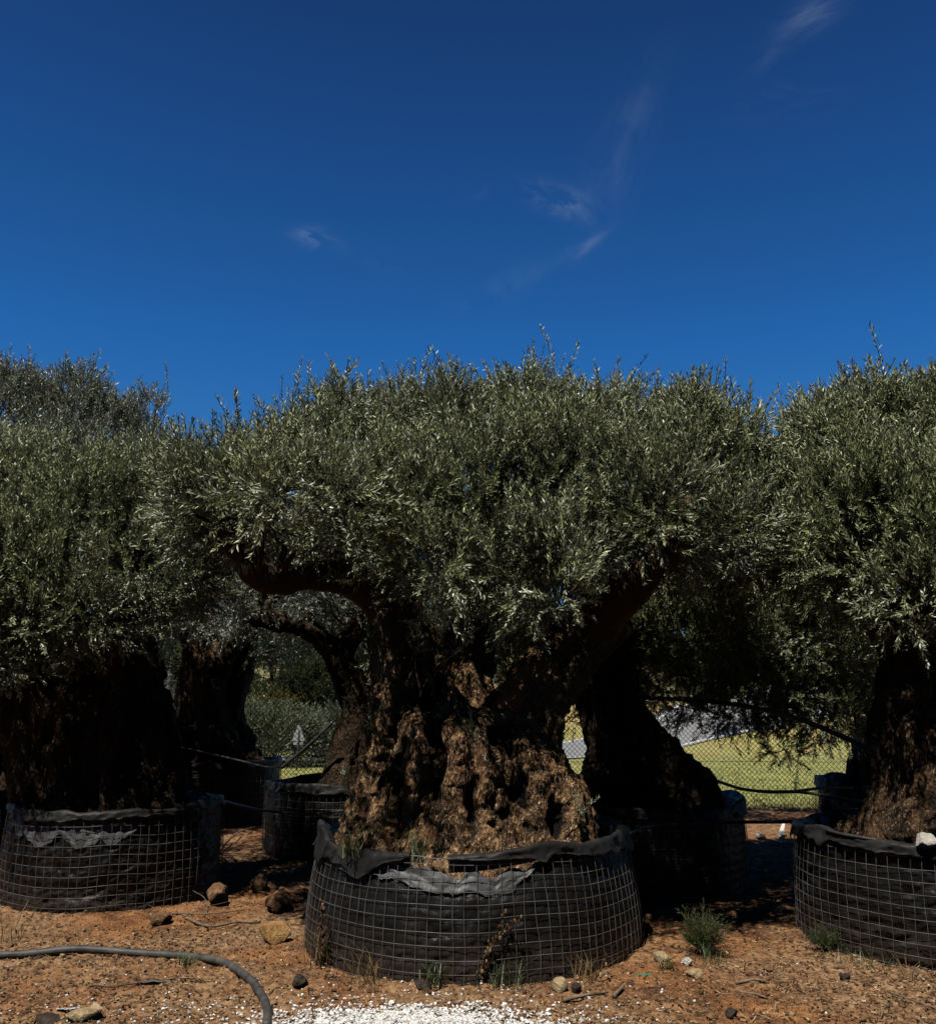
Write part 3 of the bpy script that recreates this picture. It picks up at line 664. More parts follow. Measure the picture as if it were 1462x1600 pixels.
# right tree
TR = tree(PR, .60, 'olive on the right edge with a dark limb forking left, in the right planter')
cR = np.array(TR.location); r3 = lambda x, y, z: (cR[0] + x, cR[1] + y, z)
make_trunk(TR, [
    ([(*r3(-.05, 0, .5), .64), (*r3(-.02, 0, .8), .5), (*r3(.0, 0, 1.3), .40), (*r3(.0, 0, 1.8), .34), (*r3(-.02, .05, 2.3), .26)], 12, .6),
    ([(*r3(-.2, -.1, 1.3), .22), A4(1405, 1010, 6.85, 40), A4(1385, 965, 6.85, 32)], 5, .4)],
  103, .022, mat='bark_mid', burls=[(r3(-.35, -.35, .75), .2), (r3(-.1, -.5, .8), .2), (r3(-.05, -.4, 1.1), .13)], roots=(np.array(r3(0, 0, .6)), .56, 11))
make_limb(TR, [A4(1400, 1000, 6.85, 34), A4(1370, 945, 6.55, 25), A4(1335, 900, 6.5, 19), A4(1300, 865, 6.65, 13), A4(1275, 810, 6.95, 8)], 25, twigs=0)
make_limb(TR, [A4(1455, 960, 6.9, 36), A4(1450, 880, 6.9, 26), A4(1430, 800, 7.0, 18), A4(1420, 720, 7.1, 10)], 26, twigs=6)
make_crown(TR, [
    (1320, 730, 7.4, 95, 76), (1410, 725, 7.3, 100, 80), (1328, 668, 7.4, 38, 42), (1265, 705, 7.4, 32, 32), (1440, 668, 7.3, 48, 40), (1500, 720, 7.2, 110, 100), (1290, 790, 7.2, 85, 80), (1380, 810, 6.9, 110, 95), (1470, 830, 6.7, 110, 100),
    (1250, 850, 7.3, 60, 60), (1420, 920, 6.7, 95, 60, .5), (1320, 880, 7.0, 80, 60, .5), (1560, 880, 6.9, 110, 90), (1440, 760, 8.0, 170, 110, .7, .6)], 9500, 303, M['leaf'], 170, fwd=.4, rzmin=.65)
# arched tree behind
TB = tree(PB, .64, 'slim olive whose shade-darkened trunk arches over to the left, behind the centre tree')
make_trunk(TB, [([A4(580, 1290, 10.8, 42), A4(580, 1215, 10.8, 36), A4(575, 1150, 10.75, 30), A4(553, 1080, 10.7, 25), A4(524, 1020, 10.65, 21), A4(485, 985, 10.6, 17), A4(440, 978, 10.55, 14), A4(398, 968, 10.5, 12)], 7, .4),
    ([A4(518, 1275, 10.5, 34), A4(525, 1220, 10.55, 26), A4(540, 1160, 10.65, 20), A4(556, 1110, 10.7, 14)], 5, .3)],
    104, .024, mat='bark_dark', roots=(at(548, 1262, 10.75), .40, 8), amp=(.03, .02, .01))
make_limb(TB, [A4(525, 1035, 10.65, 20), A4(560, 980, 10.7, 14), A4(600, 920, 10.8, 9), A4(620, 850, 10.9, 6)], 35, twigs=5)
make_limb(TB, [A4(440, 978, 10.55, 15), A4(410, 940, 10.5, 10), A4(400, 890, 10.5, 6)], 36, twigs=4)
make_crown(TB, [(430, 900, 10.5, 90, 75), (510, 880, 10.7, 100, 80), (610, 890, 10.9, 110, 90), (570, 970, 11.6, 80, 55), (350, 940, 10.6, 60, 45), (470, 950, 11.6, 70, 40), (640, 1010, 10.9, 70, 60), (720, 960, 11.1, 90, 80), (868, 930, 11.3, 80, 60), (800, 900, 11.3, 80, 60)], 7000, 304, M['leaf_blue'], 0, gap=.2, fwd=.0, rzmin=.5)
# rear left tree
TC = tree(PC, .74, 'stout olive with a lit cleft base in the rear left planter')
make_trunk(TC, [([A4(325, 1230, 13.3, 74), A4(325, 1180, 13.3, 64), A4(325, 1130, 13.3, 50), A4(330, 1080, 13.3, 46), A4(335, 1030, 13.3, 52), A4(340, 985, 13.3, 54)], 9, .4),
    ([A4(345, 1010, 13.2, 34), A4(312, 965, 13.1, 22), A4(318, 920, 13.1, 12)], 5, .4),
    ([A4(350, 1010, 13.3, 36), A4(385, 975, 13.3, 26), A4(420, 930, 13.4, 15)], 5, .4)],
    105, .026, mat='bark_mid', burls=[(at(285, 1150, 12.9), .22), (at(345, 1160, 12.8), .2)], roots=(at(325, 1205, 13.3), .56, 9))
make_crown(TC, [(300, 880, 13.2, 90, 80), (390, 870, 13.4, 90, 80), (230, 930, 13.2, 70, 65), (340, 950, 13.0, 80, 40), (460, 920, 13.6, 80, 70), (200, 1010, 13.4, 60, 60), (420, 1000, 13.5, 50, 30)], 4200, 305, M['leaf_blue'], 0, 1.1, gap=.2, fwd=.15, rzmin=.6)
# tree behind right of centre
TD = tree(PD, .64, 'olive with shade-darkened trunk and low hanging boughs, right behind the centre tree')
make_trunk(TD, [([A4(1002, 1290, 8.85, 92), A4(1000, 1240, 8.85, 84), A4(982, 1180, 8.85, 63), A4(963, 1120, 8.85, 53), A4(948, 1060, 8.85, 46), A4(950, 1000, 8.85, 44), A4(970, 950, 8.85, 36)], 11, .4),
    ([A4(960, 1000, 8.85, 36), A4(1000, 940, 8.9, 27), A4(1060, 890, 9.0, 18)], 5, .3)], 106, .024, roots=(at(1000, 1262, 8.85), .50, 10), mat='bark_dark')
make_limb(TD, [A4(985, 960, 8.85, 30), A4(1050, 930, 8.9, 20), A4(1120, 935, 9.0, 14), A4(1190, 960, 9.1, 9)], 45, twigs=8)
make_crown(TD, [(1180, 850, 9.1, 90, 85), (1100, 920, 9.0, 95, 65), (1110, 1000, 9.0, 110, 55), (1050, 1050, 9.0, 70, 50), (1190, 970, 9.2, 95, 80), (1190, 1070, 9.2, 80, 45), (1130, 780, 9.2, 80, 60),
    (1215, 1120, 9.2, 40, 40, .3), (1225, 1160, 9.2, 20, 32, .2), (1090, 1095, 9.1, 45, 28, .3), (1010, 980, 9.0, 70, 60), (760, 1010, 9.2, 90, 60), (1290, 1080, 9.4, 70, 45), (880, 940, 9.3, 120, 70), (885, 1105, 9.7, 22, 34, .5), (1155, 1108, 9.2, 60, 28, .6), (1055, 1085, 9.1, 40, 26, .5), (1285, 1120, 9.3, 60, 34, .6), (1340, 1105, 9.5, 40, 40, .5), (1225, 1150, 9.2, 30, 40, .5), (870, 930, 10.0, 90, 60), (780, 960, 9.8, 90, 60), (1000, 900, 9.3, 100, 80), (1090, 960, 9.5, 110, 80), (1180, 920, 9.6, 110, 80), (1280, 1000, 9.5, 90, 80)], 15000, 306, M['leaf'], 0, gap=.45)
# rear right tree
TE = tree(PE, .66, 'olive in the small rear planter, mostly hidden behind the right tree')
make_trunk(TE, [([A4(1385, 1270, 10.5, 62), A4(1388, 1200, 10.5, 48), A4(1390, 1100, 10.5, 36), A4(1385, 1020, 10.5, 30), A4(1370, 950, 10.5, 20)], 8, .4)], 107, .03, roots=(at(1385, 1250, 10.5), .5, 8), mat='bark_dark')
make_crown(TE, [(1300, 960, 10.4, 85, 75), (1380, 930, 10.5, 95, 90), (1290, 1040, 10.4, 75, 50), (1360, 1060, 10.4, 60, 40), (1450, 960, 10.6, 90, 90), (1240, 900, 10.6, 60, 60), (1330, 1110, 10.3, 30, 24), (1230, 1000, 12.6, 110, 60), (1180, 960, 12.8, 110, 60)], 6500, 307, M['leaf'], 0, gap=.2)
# left edge tall tree
TF = tree(PF, .64, 'tall silvery olive rising above the others at the left edge')
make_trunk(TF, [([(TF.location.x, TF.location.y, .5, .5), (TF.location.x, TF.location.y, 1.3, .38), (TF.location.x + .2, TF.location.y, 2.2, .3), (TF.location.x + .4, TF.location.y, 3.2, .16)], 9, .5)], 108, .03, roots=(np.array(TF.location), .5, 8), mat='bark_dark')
make_limb(TF, [(TF.location.x + .3, TF.location.y, 2.7, .16), A4(60, 800, 10.6, 14), A4(110, 720, 10.7, 9), A4(150, 660, 10.8, 5)], 55, twigs=8)
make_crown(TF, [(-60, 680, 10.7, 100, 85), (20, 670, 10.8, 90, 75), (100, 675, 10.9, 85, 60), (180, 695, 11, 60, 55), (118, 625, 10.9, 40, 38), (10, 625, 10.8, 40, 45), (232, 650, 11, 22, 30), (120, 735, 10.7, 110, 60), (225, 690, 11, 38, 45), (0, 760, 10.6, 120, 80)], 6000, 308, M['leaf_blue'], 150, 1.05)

# ------------------------------------------------------------------ thin bare and leafy sprouts rising from the centre trunk
def sprout(root, pts, seed, leafy, mat='leaf'):
    rng = np.random.default_rng(seed); off = np.array(root.location); p = catmull(pts, 8)
    b = Bag(); b.tube(p, np.linspace(.006, .002, len(p)), 5)
    put('sprout', b.mesh('sprout', off=off), M['twig'], root)
    if leafy:
        k = rng.integers(len(p) // 4, len(p), leafy); d = np.gradient(p, axis=0)[k]; d = d / np.linalg.norm(d, axis=1)[:, None] + rng.normal(0, .5, (leafy, 3))
        put('sprout_leaves', foliage_mesh('sprout_leaves', p[k], d, rng.uniform(.35, .7, leafy), np.full(leafy, .5), T_OLIVE, rng, off), [M[mat], M['twig']], root)
for i, (pts, lf) in enumerate([([(655, 1090), (668, 1060), (690, 1030), (694, 990)], 5), ([(660, 1090), (650, 1050), (648, 1010), (650, 985)], 6), ([(668, 1075), (690, 1040), (715, 1015), (730, 992)], 6), ([(590, 1180), (585, 1140), (580, 1110)], 5),
    ([(740, 1170), (738, 1150), (735, 1135)], 8), ([(640, 1040), (655, 1000), (660, 960)], 8), ([(880, 1300), (900, 1280), (905, 1265)], 6), ([(560, 1260), (545, 1230), (538, 1210)], 8)]):
    sprout(TA, [at(x, y, 6.35) for x, y in pts], 500 + i, lf)
sprout(TC, [at(330, 1185, 12.6), at(328, 1160, 12.55), at(335, 1135, 12.5)], 520, 10, 'weed_leaf')

# ------------------------------------------------------------------ hoses
def hose(name, label, pts, rad, mat='hose', group=None, jit=.0):
    p = catmull(pts, 10); b = Bag(); c = p[len(p) // 2].copy(); b.tube(p, rad, 10)
    o = put(name, b.mesh(name, off=c), M[mat]); o.location = c
    return tag(o, label, 'hose', group)
def on_ground(px, py, lift): 
    g = gnd(px, py); g[2] = gz(g[0], g[1])[0] + lift; return g
hose('supply_pipe', 'thick grey pipe curving across the soil, bottom left', [on_ground(x, y, .022) for x, y in [(-60, 1506), (40, 1500), (120, 1497), (210, 1497), (290, 1502), (345, 1514), (385, 1534), (408, 1558), (417, 1585), (416, 1612)]], .0235, 'pipe')
HG = 'thin irrigation hoses strung between the planters'
hose('irrigation_hose', 'thin black hose sagging from the lit cleft trunk over the rear left planter rim', [at(256, 1163, 12.2), at(320, 1176, 12.1), at(380, 1190, 11.7), at(420, 1199, 11.3), at(450, 1196, 10.9)], .013, group=HG)
hose('irrigation_hose', 'black hose sloping up rightwards out of the narrow planter, beside the triangular sign', [at(440, 1200, 10.4), at(470, 1175, 10.35), at(498, 1150, 10.3), at(520, 1128, 10.3)], .018, group=HG)
hose('irrigation_hose', 'hose crossing the front of the narrow wrinkled planter', [at(318, 1240, 8.4), at(360, 1255, 8.9), at(415, 1267, 9.6), at(480, 1272, 9.75), at(530, 1268, 9.7), at(565, 1262, 9.6)], .012, group=HG)
hose('irrigation_hose', 'upper of two crossing hoses in the gap before the grass', [at(1060, 1210, 8.6), at(1110, 1218, 8.8), at(1165, 1234, 9.0), at(1230, 1237, 9.1), at(1290, 1231, 9.3), at(1330, 1231, 9.4)], .014, group=HG)
hose('irrigation_hose', 'lower of two crossing hoses in the gap before the grass', [at(1150, 1232, 9.0), at(1200, 1238, 9.0), at(1250, 1238, 9.0), at(1310, 1247, 8.7), at(1380, 1257, 8.2)], .014, group=HG)
hose('irrigation_hose', 'grey hose lying along the rim of the shaded planter', [at(955, 1316, 6.6), at(985, 1302, 7.0), at(1010, 1292, 7.6), at(1080, 1288, 7.85), at(1150, 1285, 7.95), at(1235, 1284, 8.0), at(1300, 1276, 7.8)], .014, group=HG)
hose('irrigation_hose', 'black hose bowing down to the right trunk, highest in the gap', [at(985, 1090, 8.9), at(1060, 1093, 8.7), at(1140, 1100, 8.3), at(1220, 1115, 7.7), at(1290, 1140, 7.3), at(1370, 1176, 7.0)], .020, group=HG)
hose('irrigation_hose', 'hose lying across the soil inside the right planter', [at(1275, 1290, 6.7), at(1300, 1300, 6.5), at(1340, 1308, 6.35), at(1400, 1318, 6.2)], .010, group=HG)

# ------------------------------------------------------------------ chain link fence
FY = 14.6
fence = thing('chain_link_fence', (0, FY, 0), 'see-through wire mesh fence between the planters and the grassy slope', 'fence')
x0, x1, fh = -8.0, 9.0, 2.0; base = -.05
b = Bag(); pit = .075
for s in (-1, 1):
    for c in np.arange(x0 - fh - .2, x1 + fh + .2, pit):
        a = (c, 0.0); e = (c + s * fh, fh)
        xa, xb = (a[0], e[0]); ts = [0, 1]
        lo = max(0, min((x0 - xa) / (xb - xa), (x1 - xa) / (xb - xa))); hi = min(1, max((x0 - xa) / (xb - xa), (x1 - xa) / (xb - xa)))
        if hi <= lo: continue
        p = [np.array([xa + (xb - xa) * q, .004 * s, base + fh * q]) for q in (lo, hi)]
        b.tube(np.array(p), .0036, 4, False)
put('wire_mesh', b.mesh('wire_mesh'), M['fence'], fence)
for z in (.02, .75, 1.95):
    b = Bag(); xx = np.linspace(x0, x1, 40); b.tube(P3(xx, xx * 0 - .012, base + z + .006 * np.sin(xx * 2.1)), .004, 5); put('tension_wire', b.mesh('tension_wire'), M['fence'], fence)
for x in (-8, -4.6, -1.4, 1.9, 5.9, 9):
    b = Bag(); b.tube(np.array([(x, .03, -.3), (x, .03, 1.0), (x, .03, 2.08)]), .024, 10); put('fence_post', b.mesh('fence_post'), M['fence'], fence)

# ------------------------------------------------------------------ road signs
p = at(465, 1190, 31); zt = terrain(np.array([p[0]]), np.array([p[1]]))[0]
ts = thing('warning_sign', (p[0], p[1], zt), 'triangular road sign seen from its grey back, on a post', 'road sign')
ap = at(465, 1133, 31)[2] - zt; bs = at(465, 1158, 31)[2] - zt; hw = 10 * mpp(31)
bm = bmesh.new()
tri = [(-hw, bs), (hw, bs), (hw*.12, ap), (-hw*.12, ap)]
f_ = [bm.verts.new((x, -.02, z)) for x, z in tri]; k_ = [bm.verts.new((x, .02, z)) for x, z in tri]
bm.faces.new(f_); bm.faces.new(k_[::-1])
for i in range(4): bm.faces.new([f_[(i+1) % 4], f_[i], k_[i], k_[(i+1) % 4]])
me = bpy.data.meshes.new('triangle_plate'); bm.to_mesh(me); bm.free(); put('triangle_plate', me, M['sign_back'], ts)
def box(bag, c, s):
    v = np.array([(x, y, z) for z in (-.5, .5) for y in (-.5, .5) for x in (-.5, .5)]) * np.array(s) + np.array(c)
    bag.add(v, np.array([(0, 2, 3, 1), (4, 5, 7, 6), (0, 1, 5, 4), (2, 6, 7, 3), (0, 4, 6, 2), (1, 3, 7, 5)]))
b = Bag(); box(b, (0, 0, bs - .075), (hw * 1.5, .03, .085)); put('lower_plate', b.mesh('lower_plate', False), M['sign_back'], ts)
b = Bag(); b.tube(np.array([(0, -.06, -.2), (0, -.06, ap * .5), (0, -.06, ap - .1)]), .022, 8); put('post', b.mesh('post'), M['strip'], ts)
p = at(1136, 1142, 72); zt = terrain(np.array([p[0]]), np.array([p[1]]))[0]
cs = thing('chevron_sign', (p[0], p[1], zt), 'low blue board with white chevrons pointing left at the road bend', 'road sign')
zc = p[2] - zt; W, H = 31 * mpp(72), 11.5 * mpp(72)
b = Bag(); box(b, (0, 0, zc), (W, .05, H)); put('board', b.mesh('board', False), M['sign_blue'], cs)
for k in range(4):
    x = -W * .36 + k * W * .24; e = H * .42; w = W * .075
    v = np.array([(x - w, -.031, zc), (x + w*.6, -.031, zc + e), (x + w*2.0, -.031, zc + e), (x + w*.4, -.031, zc), (x + w*2.0, -.031, zc - e), (x + w*.6, -.031, zc - e)])
    put('chevron', mesh_np('chevron', v, [np.array([[0, 3, 2, 1], [0, 5, 4, 3]])], False), M['sign_white'], cs)
for s in (-.35, .35):
    b = Bag(); b.tube(np.array([(W * s, .06, -.2), (W * s, .06, zc * .5), (W * s, .06, zc + H * .3)]), .04, 8); put('leg', b.mesh('leg'), M['strip'], cs)

# ------------------------------------------------------------------ bushes and trees beyond the fence
def bush(name, label, cat, cx_px, base_px, Yd, w_px, h_px, n, seed, mat, scale=1.0, trunk=True, group=None):
    rng = np.random.default_rng(seed); m = mpp(Yd); x = (cx_px - CX) * m; zb = float(terrain(np.array([x]), np.array([Yd]))[0])
    root = thing(name, (x, Yd, zb), label, cat, group); W, H = w_px * m / 2, h_px * m
    blobs = []
    for k in range(7):
        a = rng.uniform(0, 6.28); q = rng.uniform(.1, .55); hz = rng.uniform(.18, .75)
        blobs.append((np.array([x + W * q * math.cos(a), Yd + W * q * math.sin(a), zb + H * hz]), np.array([W * .55, W * .55, H * rng.uniform(.24, .32)]), 1.0))
    p, nr, q_ = blob_points(blobs, n, rng, .25, 1.0 / max(W, .3))
    d = nr * .8 + np.array([0, 0, .6]) + rng.normal(0, .4, p.shape); tone = np.clip(.5 + .9 * fbm(p * 1.2 / max(W, .5), 2, seed), 0, 1)
    put('crown', foliage_mesh('crown', p, d, scale * rng.uniform(.7, 1.3, n), tone, T_BUSH, rng, np.array(root.location)), [M[mat], M['twig']], root)
    if trunk:
        b = Bag()
        for k in range(4):
            a = rng.uniform(0, 6.28); e = np.array([W * .4 * math.cos(a), W * .4 * math.sin(a), H * .7])
            q = catmull([np.array([0, 0, -.1]), e * .4 + np.array([0, 0, .05 * H]), e], 6); b.tube(q, np.linspace(.05, .015, len(q)) * max(1, H / 3), 7)
        put('trunk', b.mesh('trunk'), M['limb'], root)
BG = 'bushes and trees beyond the fence'
bush('shrub', 'large grey green shrub beyond the fence behind the triangular sign', 'shrub', 425, 1190, 34, 200, 100, 1900, 601, 'bush_leaf', 1.3, group=BG)
bush('shrub', 'smaller grey shrub right of the triangular sign', 'shrub', 525, 1190, 35, 130, 85, 1100, 602, 'bush_leaf', 1.3, group=BG)
bush('shrub', 'grey shrub beyond the fence at the far left', 'shrub', 40, 1190, 34, 190, 120, 1500, 604, 'bush_leaf', 1.3, group=BG)
bush('shrub', 'grey shrub beyond the fence behind the cleft trunk', 'shrub', 270, 1190, 34, 190, 110, 1500, 605, 'bush_leaf', 1.3, group=BG)
bush('broom_bush', 'yellow flowering bush above the grey shrub', 'bush', 405, 1100, 45, 110, 115, 700, 603, 'yellow_leaf', 1.3, group=BG)
for i, (x, yd, w, h, lab) in enumerate([(310, 95, 170, 150, 'dark tree beyond the fence left of the cleft trunk'), (430, 100, 150, 190, 'tall dark tree above the yellow bush'), (520, 92, 130, 170, 'dark round tree behind the arched trunk'), (200, 100, 150, 170, 'dark tree seen between the left trunks'), (40, 98, 170, 170, 'dark tree beyond the fence at the far left'), (370, 60, 120, 90, 'dark green tree just behind the yellow bush'), (480, 62, 120, 110, 'dark green tree above the triangular sign')]):
    bush('background_tree', lab, 'tree', x, 1120, yd, w, h, 3000, 620 + i, 'pine_leaf', 3.6, group=BG)
for i, (x, yd, w, h, lab) in enumerate([(990, 140, 120, 40, 'ochre bush on the bank left of the road'), (1290, 130, 140, 45, 'low green bush on the far verge right of the road')]):
    bush('verge_bush', lab, 'bush', x, 1120, yd, w, h, 500, 640 + i, ('yellow_leaf', 'bush_leaf')[i], 3.0, group=BG)

# grass on the slope
def blades(name, label, pos, hgt, seed, mat, lean=.45, wid=.006, kind=None, cat=None, per=None, root=None):
    rng = np.random.default_rng(seed); n = len(pos)
    a = rng.uniform(0, 6.28, n); u = np.stack([np.cos(a), np.sin(a), 0 * a], 1); s = np.stack([-np.sin(a), np.cos(a), 0 * a], 1)
    h = hgt * rng.uniform(.5, 1.25, n); l = rng.uniform(.1, lean * 2, n) * h; w = wid * rng.uniform(.6, 1.3, n)
    up = np.array([0, 0, 1.0]); V = np.stack([pos - s * w[:, None], pos + s * w[:, None],
        pos + u * (l * .35)[:, None] + up * (h * .6)[:, None] + s * (w * .8)[:, None], pos + u * (l * .35)[:, None] + up * (h * .6)[:, None] - s * (w * .8)[:, None],
        pos + u * l[:, None] + up * h[:, None]], 1).reshape(-1, 3)
    b = np.arange(n)[:, None] * 5; q = b + np.array([[0, 1, 2, 3]]); t_ = b + np.array([[3, 2, 4]])
    off = np.array(root.location) if root else 0
    me = mesh_np(name, V - off, [q, t_], True, None, {'rnd': np.repeat(rng.random(n), 5), 'tone': np.repeat(rng.random(n), 5)})
    o = put(name, me, M[mat], root)
    if kind: tag(o, label, cat, kind=kind)
    return o
rng = np.random.default_rng(77); n = 42000
gy = 14.8 + 42 * rng.random(n) ** 1.8; gx = rng.uniform(-.25, .52, n) * gy + rng.normal(0, .3, n); kp = fbm(P3(gx * .6, gy * .6, gx * 0), 3, 5) > -.15; gx, gy = gx[kp], gy[kp]
blades('slope_grass', 'rough green and straw coloured grass on the slope beyond the fence', P3(gx, gy, gz(gx, gy) - .01), .075, 5, 'slope_leaf', .9, .007, 'stuff', 'grass')

# ------------------------------------------------------------------ gravel, litter
def scatter_stones(name, label, pos, size, seed, mat, cat, flatten=.7):
    rng = np.random.default_rng(seed); V0, F0 = ICO1; Vs = []; Fs = []; rn = []
    nT = 24; tm = []
    for k in range(nT):
        v = V0 * (1 + .45 * rng.uniform(-1, 1, (len(V0), 1))) * np.array([1, rng.uniform(.6, .95), rng.uniform(.5, .85)]); tm.append(v)
    n = len(pos); ang = rng.uniform(0, 6.28, n); tilt = rng.normal(0, .5, n)
    for i in range(n):
        v = tm[rng.integers(nT)] * size[i]; c, s = math.cos(ang[i]), math.sin(ang[i]); ct, st = math.cos(tilt[i]), math.sin(tilt[i])
        v = v @ np.array([[1, 0, 0], [0, ct, st], [0, -st, ct]]) @ np.array([[c, s, 0], [-s, c, 0], [0, 0, 1]])
        Vs.append(v + pos[i]); Fs.append(F0 + i * len(V0)); rn.append(np.full(len(V0), rng.random()))
    o = put(name, mesh_np(name, np.vstack(Vs), [np.vstack(Fs)], False, None, {'rnd': np.concatenate(rn)}), M[mat])
    return tag(o, label, cat, kind='stuff')
rng = np.random.default_rng(31)
pp = []
c0 = gnd(630, 1612); 
n = 11000; ex = rng.normal(0, 1, (n, 2)); hx = c0[0] + ex[:, 0] * .32; hy = c0[1] - .03 + ex[:, 1] * .16
dd = (ex ** 2).sum(1); hz = gz(hx, hy) + .035 * np.exp(-dd * .8) * rng.random(n) + .004
pp.append(P3(hx, hy, hz)); sz = [rng.uniform(.006, .0125, n)]
n = 700; ex = rng.normal(0, 1, (n, 2)); hx = -.55 + ex[:, 0] * .75; hy = 5.3 + np.abs(ex[:, 1]) * .28 - .15; pp.append(P3(hx, hy, gz(hx, hy) + .003)); sz.append(rng.uniform(.004, .010, n))
n = 260; hx = rng.uniform(-3.2, 3.2, n); hy = rng.uniform(4.9, 6.4, n); pp.append(P3(hx, hy, gz(hx, hy) + .002)); sz.append(rng.uniform(.003, .008, n))
scatter_stones('gravel', 'white marble gravel spilled on the soil at the bottom of the photo', np.vstack(pp), np.concatenate(sz), 3, 'gravel', 'gravel')
# clods and small stones of the soil's own colour
n = 3000; hx = rng.uniform(-4.2, 4.2, n); hy = 4.9 + 5 * rng.random(n) ** 1.7; kp = rng.random(n) < .9
scatter_stones('soil_clods', 'small earth clods and stones lying over the brown soil', P3(hx, hy, gz(hx, hy) + .001), rng.uniform(.003, .011, n) * (1 + 1.9 * (rng.random(n) < .09)), 4, 'rock_brown', 'clods')
# bark chips, straw and twig bits
def litter(n, seed):
    rng = np.random.default_rng(seed); x = rng.uniform(-4.3, 4.3, n); y = 4.85 + 5.5 * rng.random(n) ** 1.5
    keep = fbm(P3(x * .9, y * .9, x * 0), 3, 15) + rng.uniform(-.4, .6, n) > -.05; x, y = x[keep], y[keep]; n = len(x)
    a = rng.uniform(0, 6.28, n); L = np.where(rng.random(n) < .05, rng.uniform(.045, .11, n), rng.uniform(.008, .032, n)); w = np.where(L > .05, rng.uniform(.0015, .004, n), rng.uniform(.0015, .007, n))
    ti = rng.normal(.05, .22, n); u = np.stack([np.cos(a) * np.cos(ti), np.sin(a) * np.cos(ti), np.sin(ti)], 1); s = np.stack([-np.sin(a), np.cos(a), rng.normal(0, .4, n)], 1); s /= np.linalg.norm(s, axis=1)[:, None]
    up = np.cross(u, s); p = P3(x, y, gz(x, y) + .004 + np.abs(np.sin(ti)) * L * .4)
    b = np.array([(-1, -1, 0), (1, -1, 0), (1, 1, 0), (-1, 1, 0), (-1, -.3, 1), (1, .2, 1)], float)
    V = p[:, None, :] + b[None, :, 0:1] * (L * .5)[:, None, None] * u[:, None, :] + b[None, :, 1:2] * (w)[:, None, None] * s[:, None, :] + b[None, :, 2:3] * (w * .9)[:, None, None] * up[:, None, :]
    o = np.arange(n)[:, None] * 6
    q = np.vstack([o + np.array([[0, 3, 2, 1]]), o + np.array([[0, 1, 5, 4]]), o + np.array([[2, 3, 4, 5]])]); t3 = np.vstack([o + np.array([[0, 4, 3]]), o + np.array([[1, 2, 5]])])
    ob = put('wood_litter', mesh_np('wood_litter', V.reshape(-1, 3), [q, t3], False, None, {'rnd': np.repeat(rng.random(n), 6)}), M['litter']); tag(ob, 'bark chips, straw and broken twigs strewn over the soil', 'litter', kind='stuff')
litter(30000, 8)

# ------------------------------------------------------------------ rocks, scraps, sticks
def rock(label, px, py, size, seed, mat, sq=(1, .8, .7), name='rock', z=None, sink=.25, at_=None):
    rng = np.random.default_rng(seed); v, f = ICO4; v = v * np.array(sq)
    v = v * (1 + .30 * fbm(v * 1.3 + seed * 3.7, 3, seed) + .10 * fbm(v * 4 + seed, 3, seed, True) + .03 * fbm(v * 14, 2, seed))[:, None]
    for k in range(11):     # broken facets
        d = rng.normal(size=3); d /= np.linalg.norm(d); e = .50 + .22 * rng.random(); s = v @ d; v = v - np.clip(s - e, 0, 1)[:, None] * d * .85
    a = rng.uniform(0, 6.28); c, s = math.cos(a), math.sin(a); v = v @ np.array([[c, s, 0], [-s, c, 0], [0, 0, 1]]) * size
    g = np.array(at_) if at_ is not None else gnd(px, py)
    if at_ is None: g[2] = gz(g[0], g[1])[0]
    g[2] += size * sq[2] * (1 - sink)
    o = put(name, mesh_np(name, v, [f]), M[mat]); o.location = g; return tag(o, label, 'rock')
rock('ochre angular rock beside the left foot of the front planter', 430, 1472, .115, 1, 'rock_ochre', (1.05, .8, .75))
rock('round brown rock at the foot of the left planter', 248, 1446, .095, 2, 'rock_brown', (1, .8, .55))
rock('tan smooth stone at the foot of the front planter, right of its middle', 876, 1552, .062, 3, 'rock_tan', (1.05, .8, .65))
rock('large brown boulder in the shade between the left and front planters', 437, 1424, .13, 4, 'rock_brown', (1.1, .8, .6))
rock('dark boulder at the right foot of the left planter', 340, 1416, .12, 5, 'rock_brown', (1, .8, .8))
rock('lumpy brown rock behind the boulder, next to the narrow planter', 405, 1392, .10, 6, 'rock_brown', (1.1, .8, .7))
rock('dark clod by the gravel at the front planter left foot', 470, 1540, .05, 7, 'rock_dark', (1, .8, .8))
rock('dark clod just right of the tan stone', 900, 1556, .035, 8, 'rock_dark', (1, .8, .9))
rock('grey clod on the gravel edge below the front planter', 660, 1548, .045, 9, 'rock_dark', (1.2, .9, .6))
rock('pale brown stone beside the green scrap, right of the front planter', 1032, 1503, .055, 10, 'rock_tan', (1.2, .8, .6))
rock('dark lump in the middle of the right foreground soil', 1142, 1593, .04, 11, 'rock_dark', (1.3, .9, .6))
rock('pair of dark clods fused together near the right planter', 1320, 1530, .035, 12, 'rock_dark', (1.4, .8, .6))
rock('grey flat rock at the bottom left corner', 72, 1592, .075, 13, 'rock_dark', (1.4, .9, .3))
rock('flat tan rock beside the grey rock, bottom left', 130, 1596, .085, 14, 'rock_tan', (1.4, .9, .32))
rock('small tan stone below the leafy weed right of the front planter', 1088, 1528, .06, 19, 'rock_tan', (1.1, .8, .55))
rock('white limestone lump sitting on the right planter rim', 0, 0, .075, 15, 'rock_white', (1.1, .8, .65), at_=at(1446, 1322, 6.05), sink=.4)
rock('small white stone on the ground behind the right planter', 1188, 1311, .10, 16, 'rock_white', (1.6, .8, .4))
rock('white chip of stone right of the green scrap', 1074, 1513, .040, 17, 'rock_white', (1.2, .8, .6))
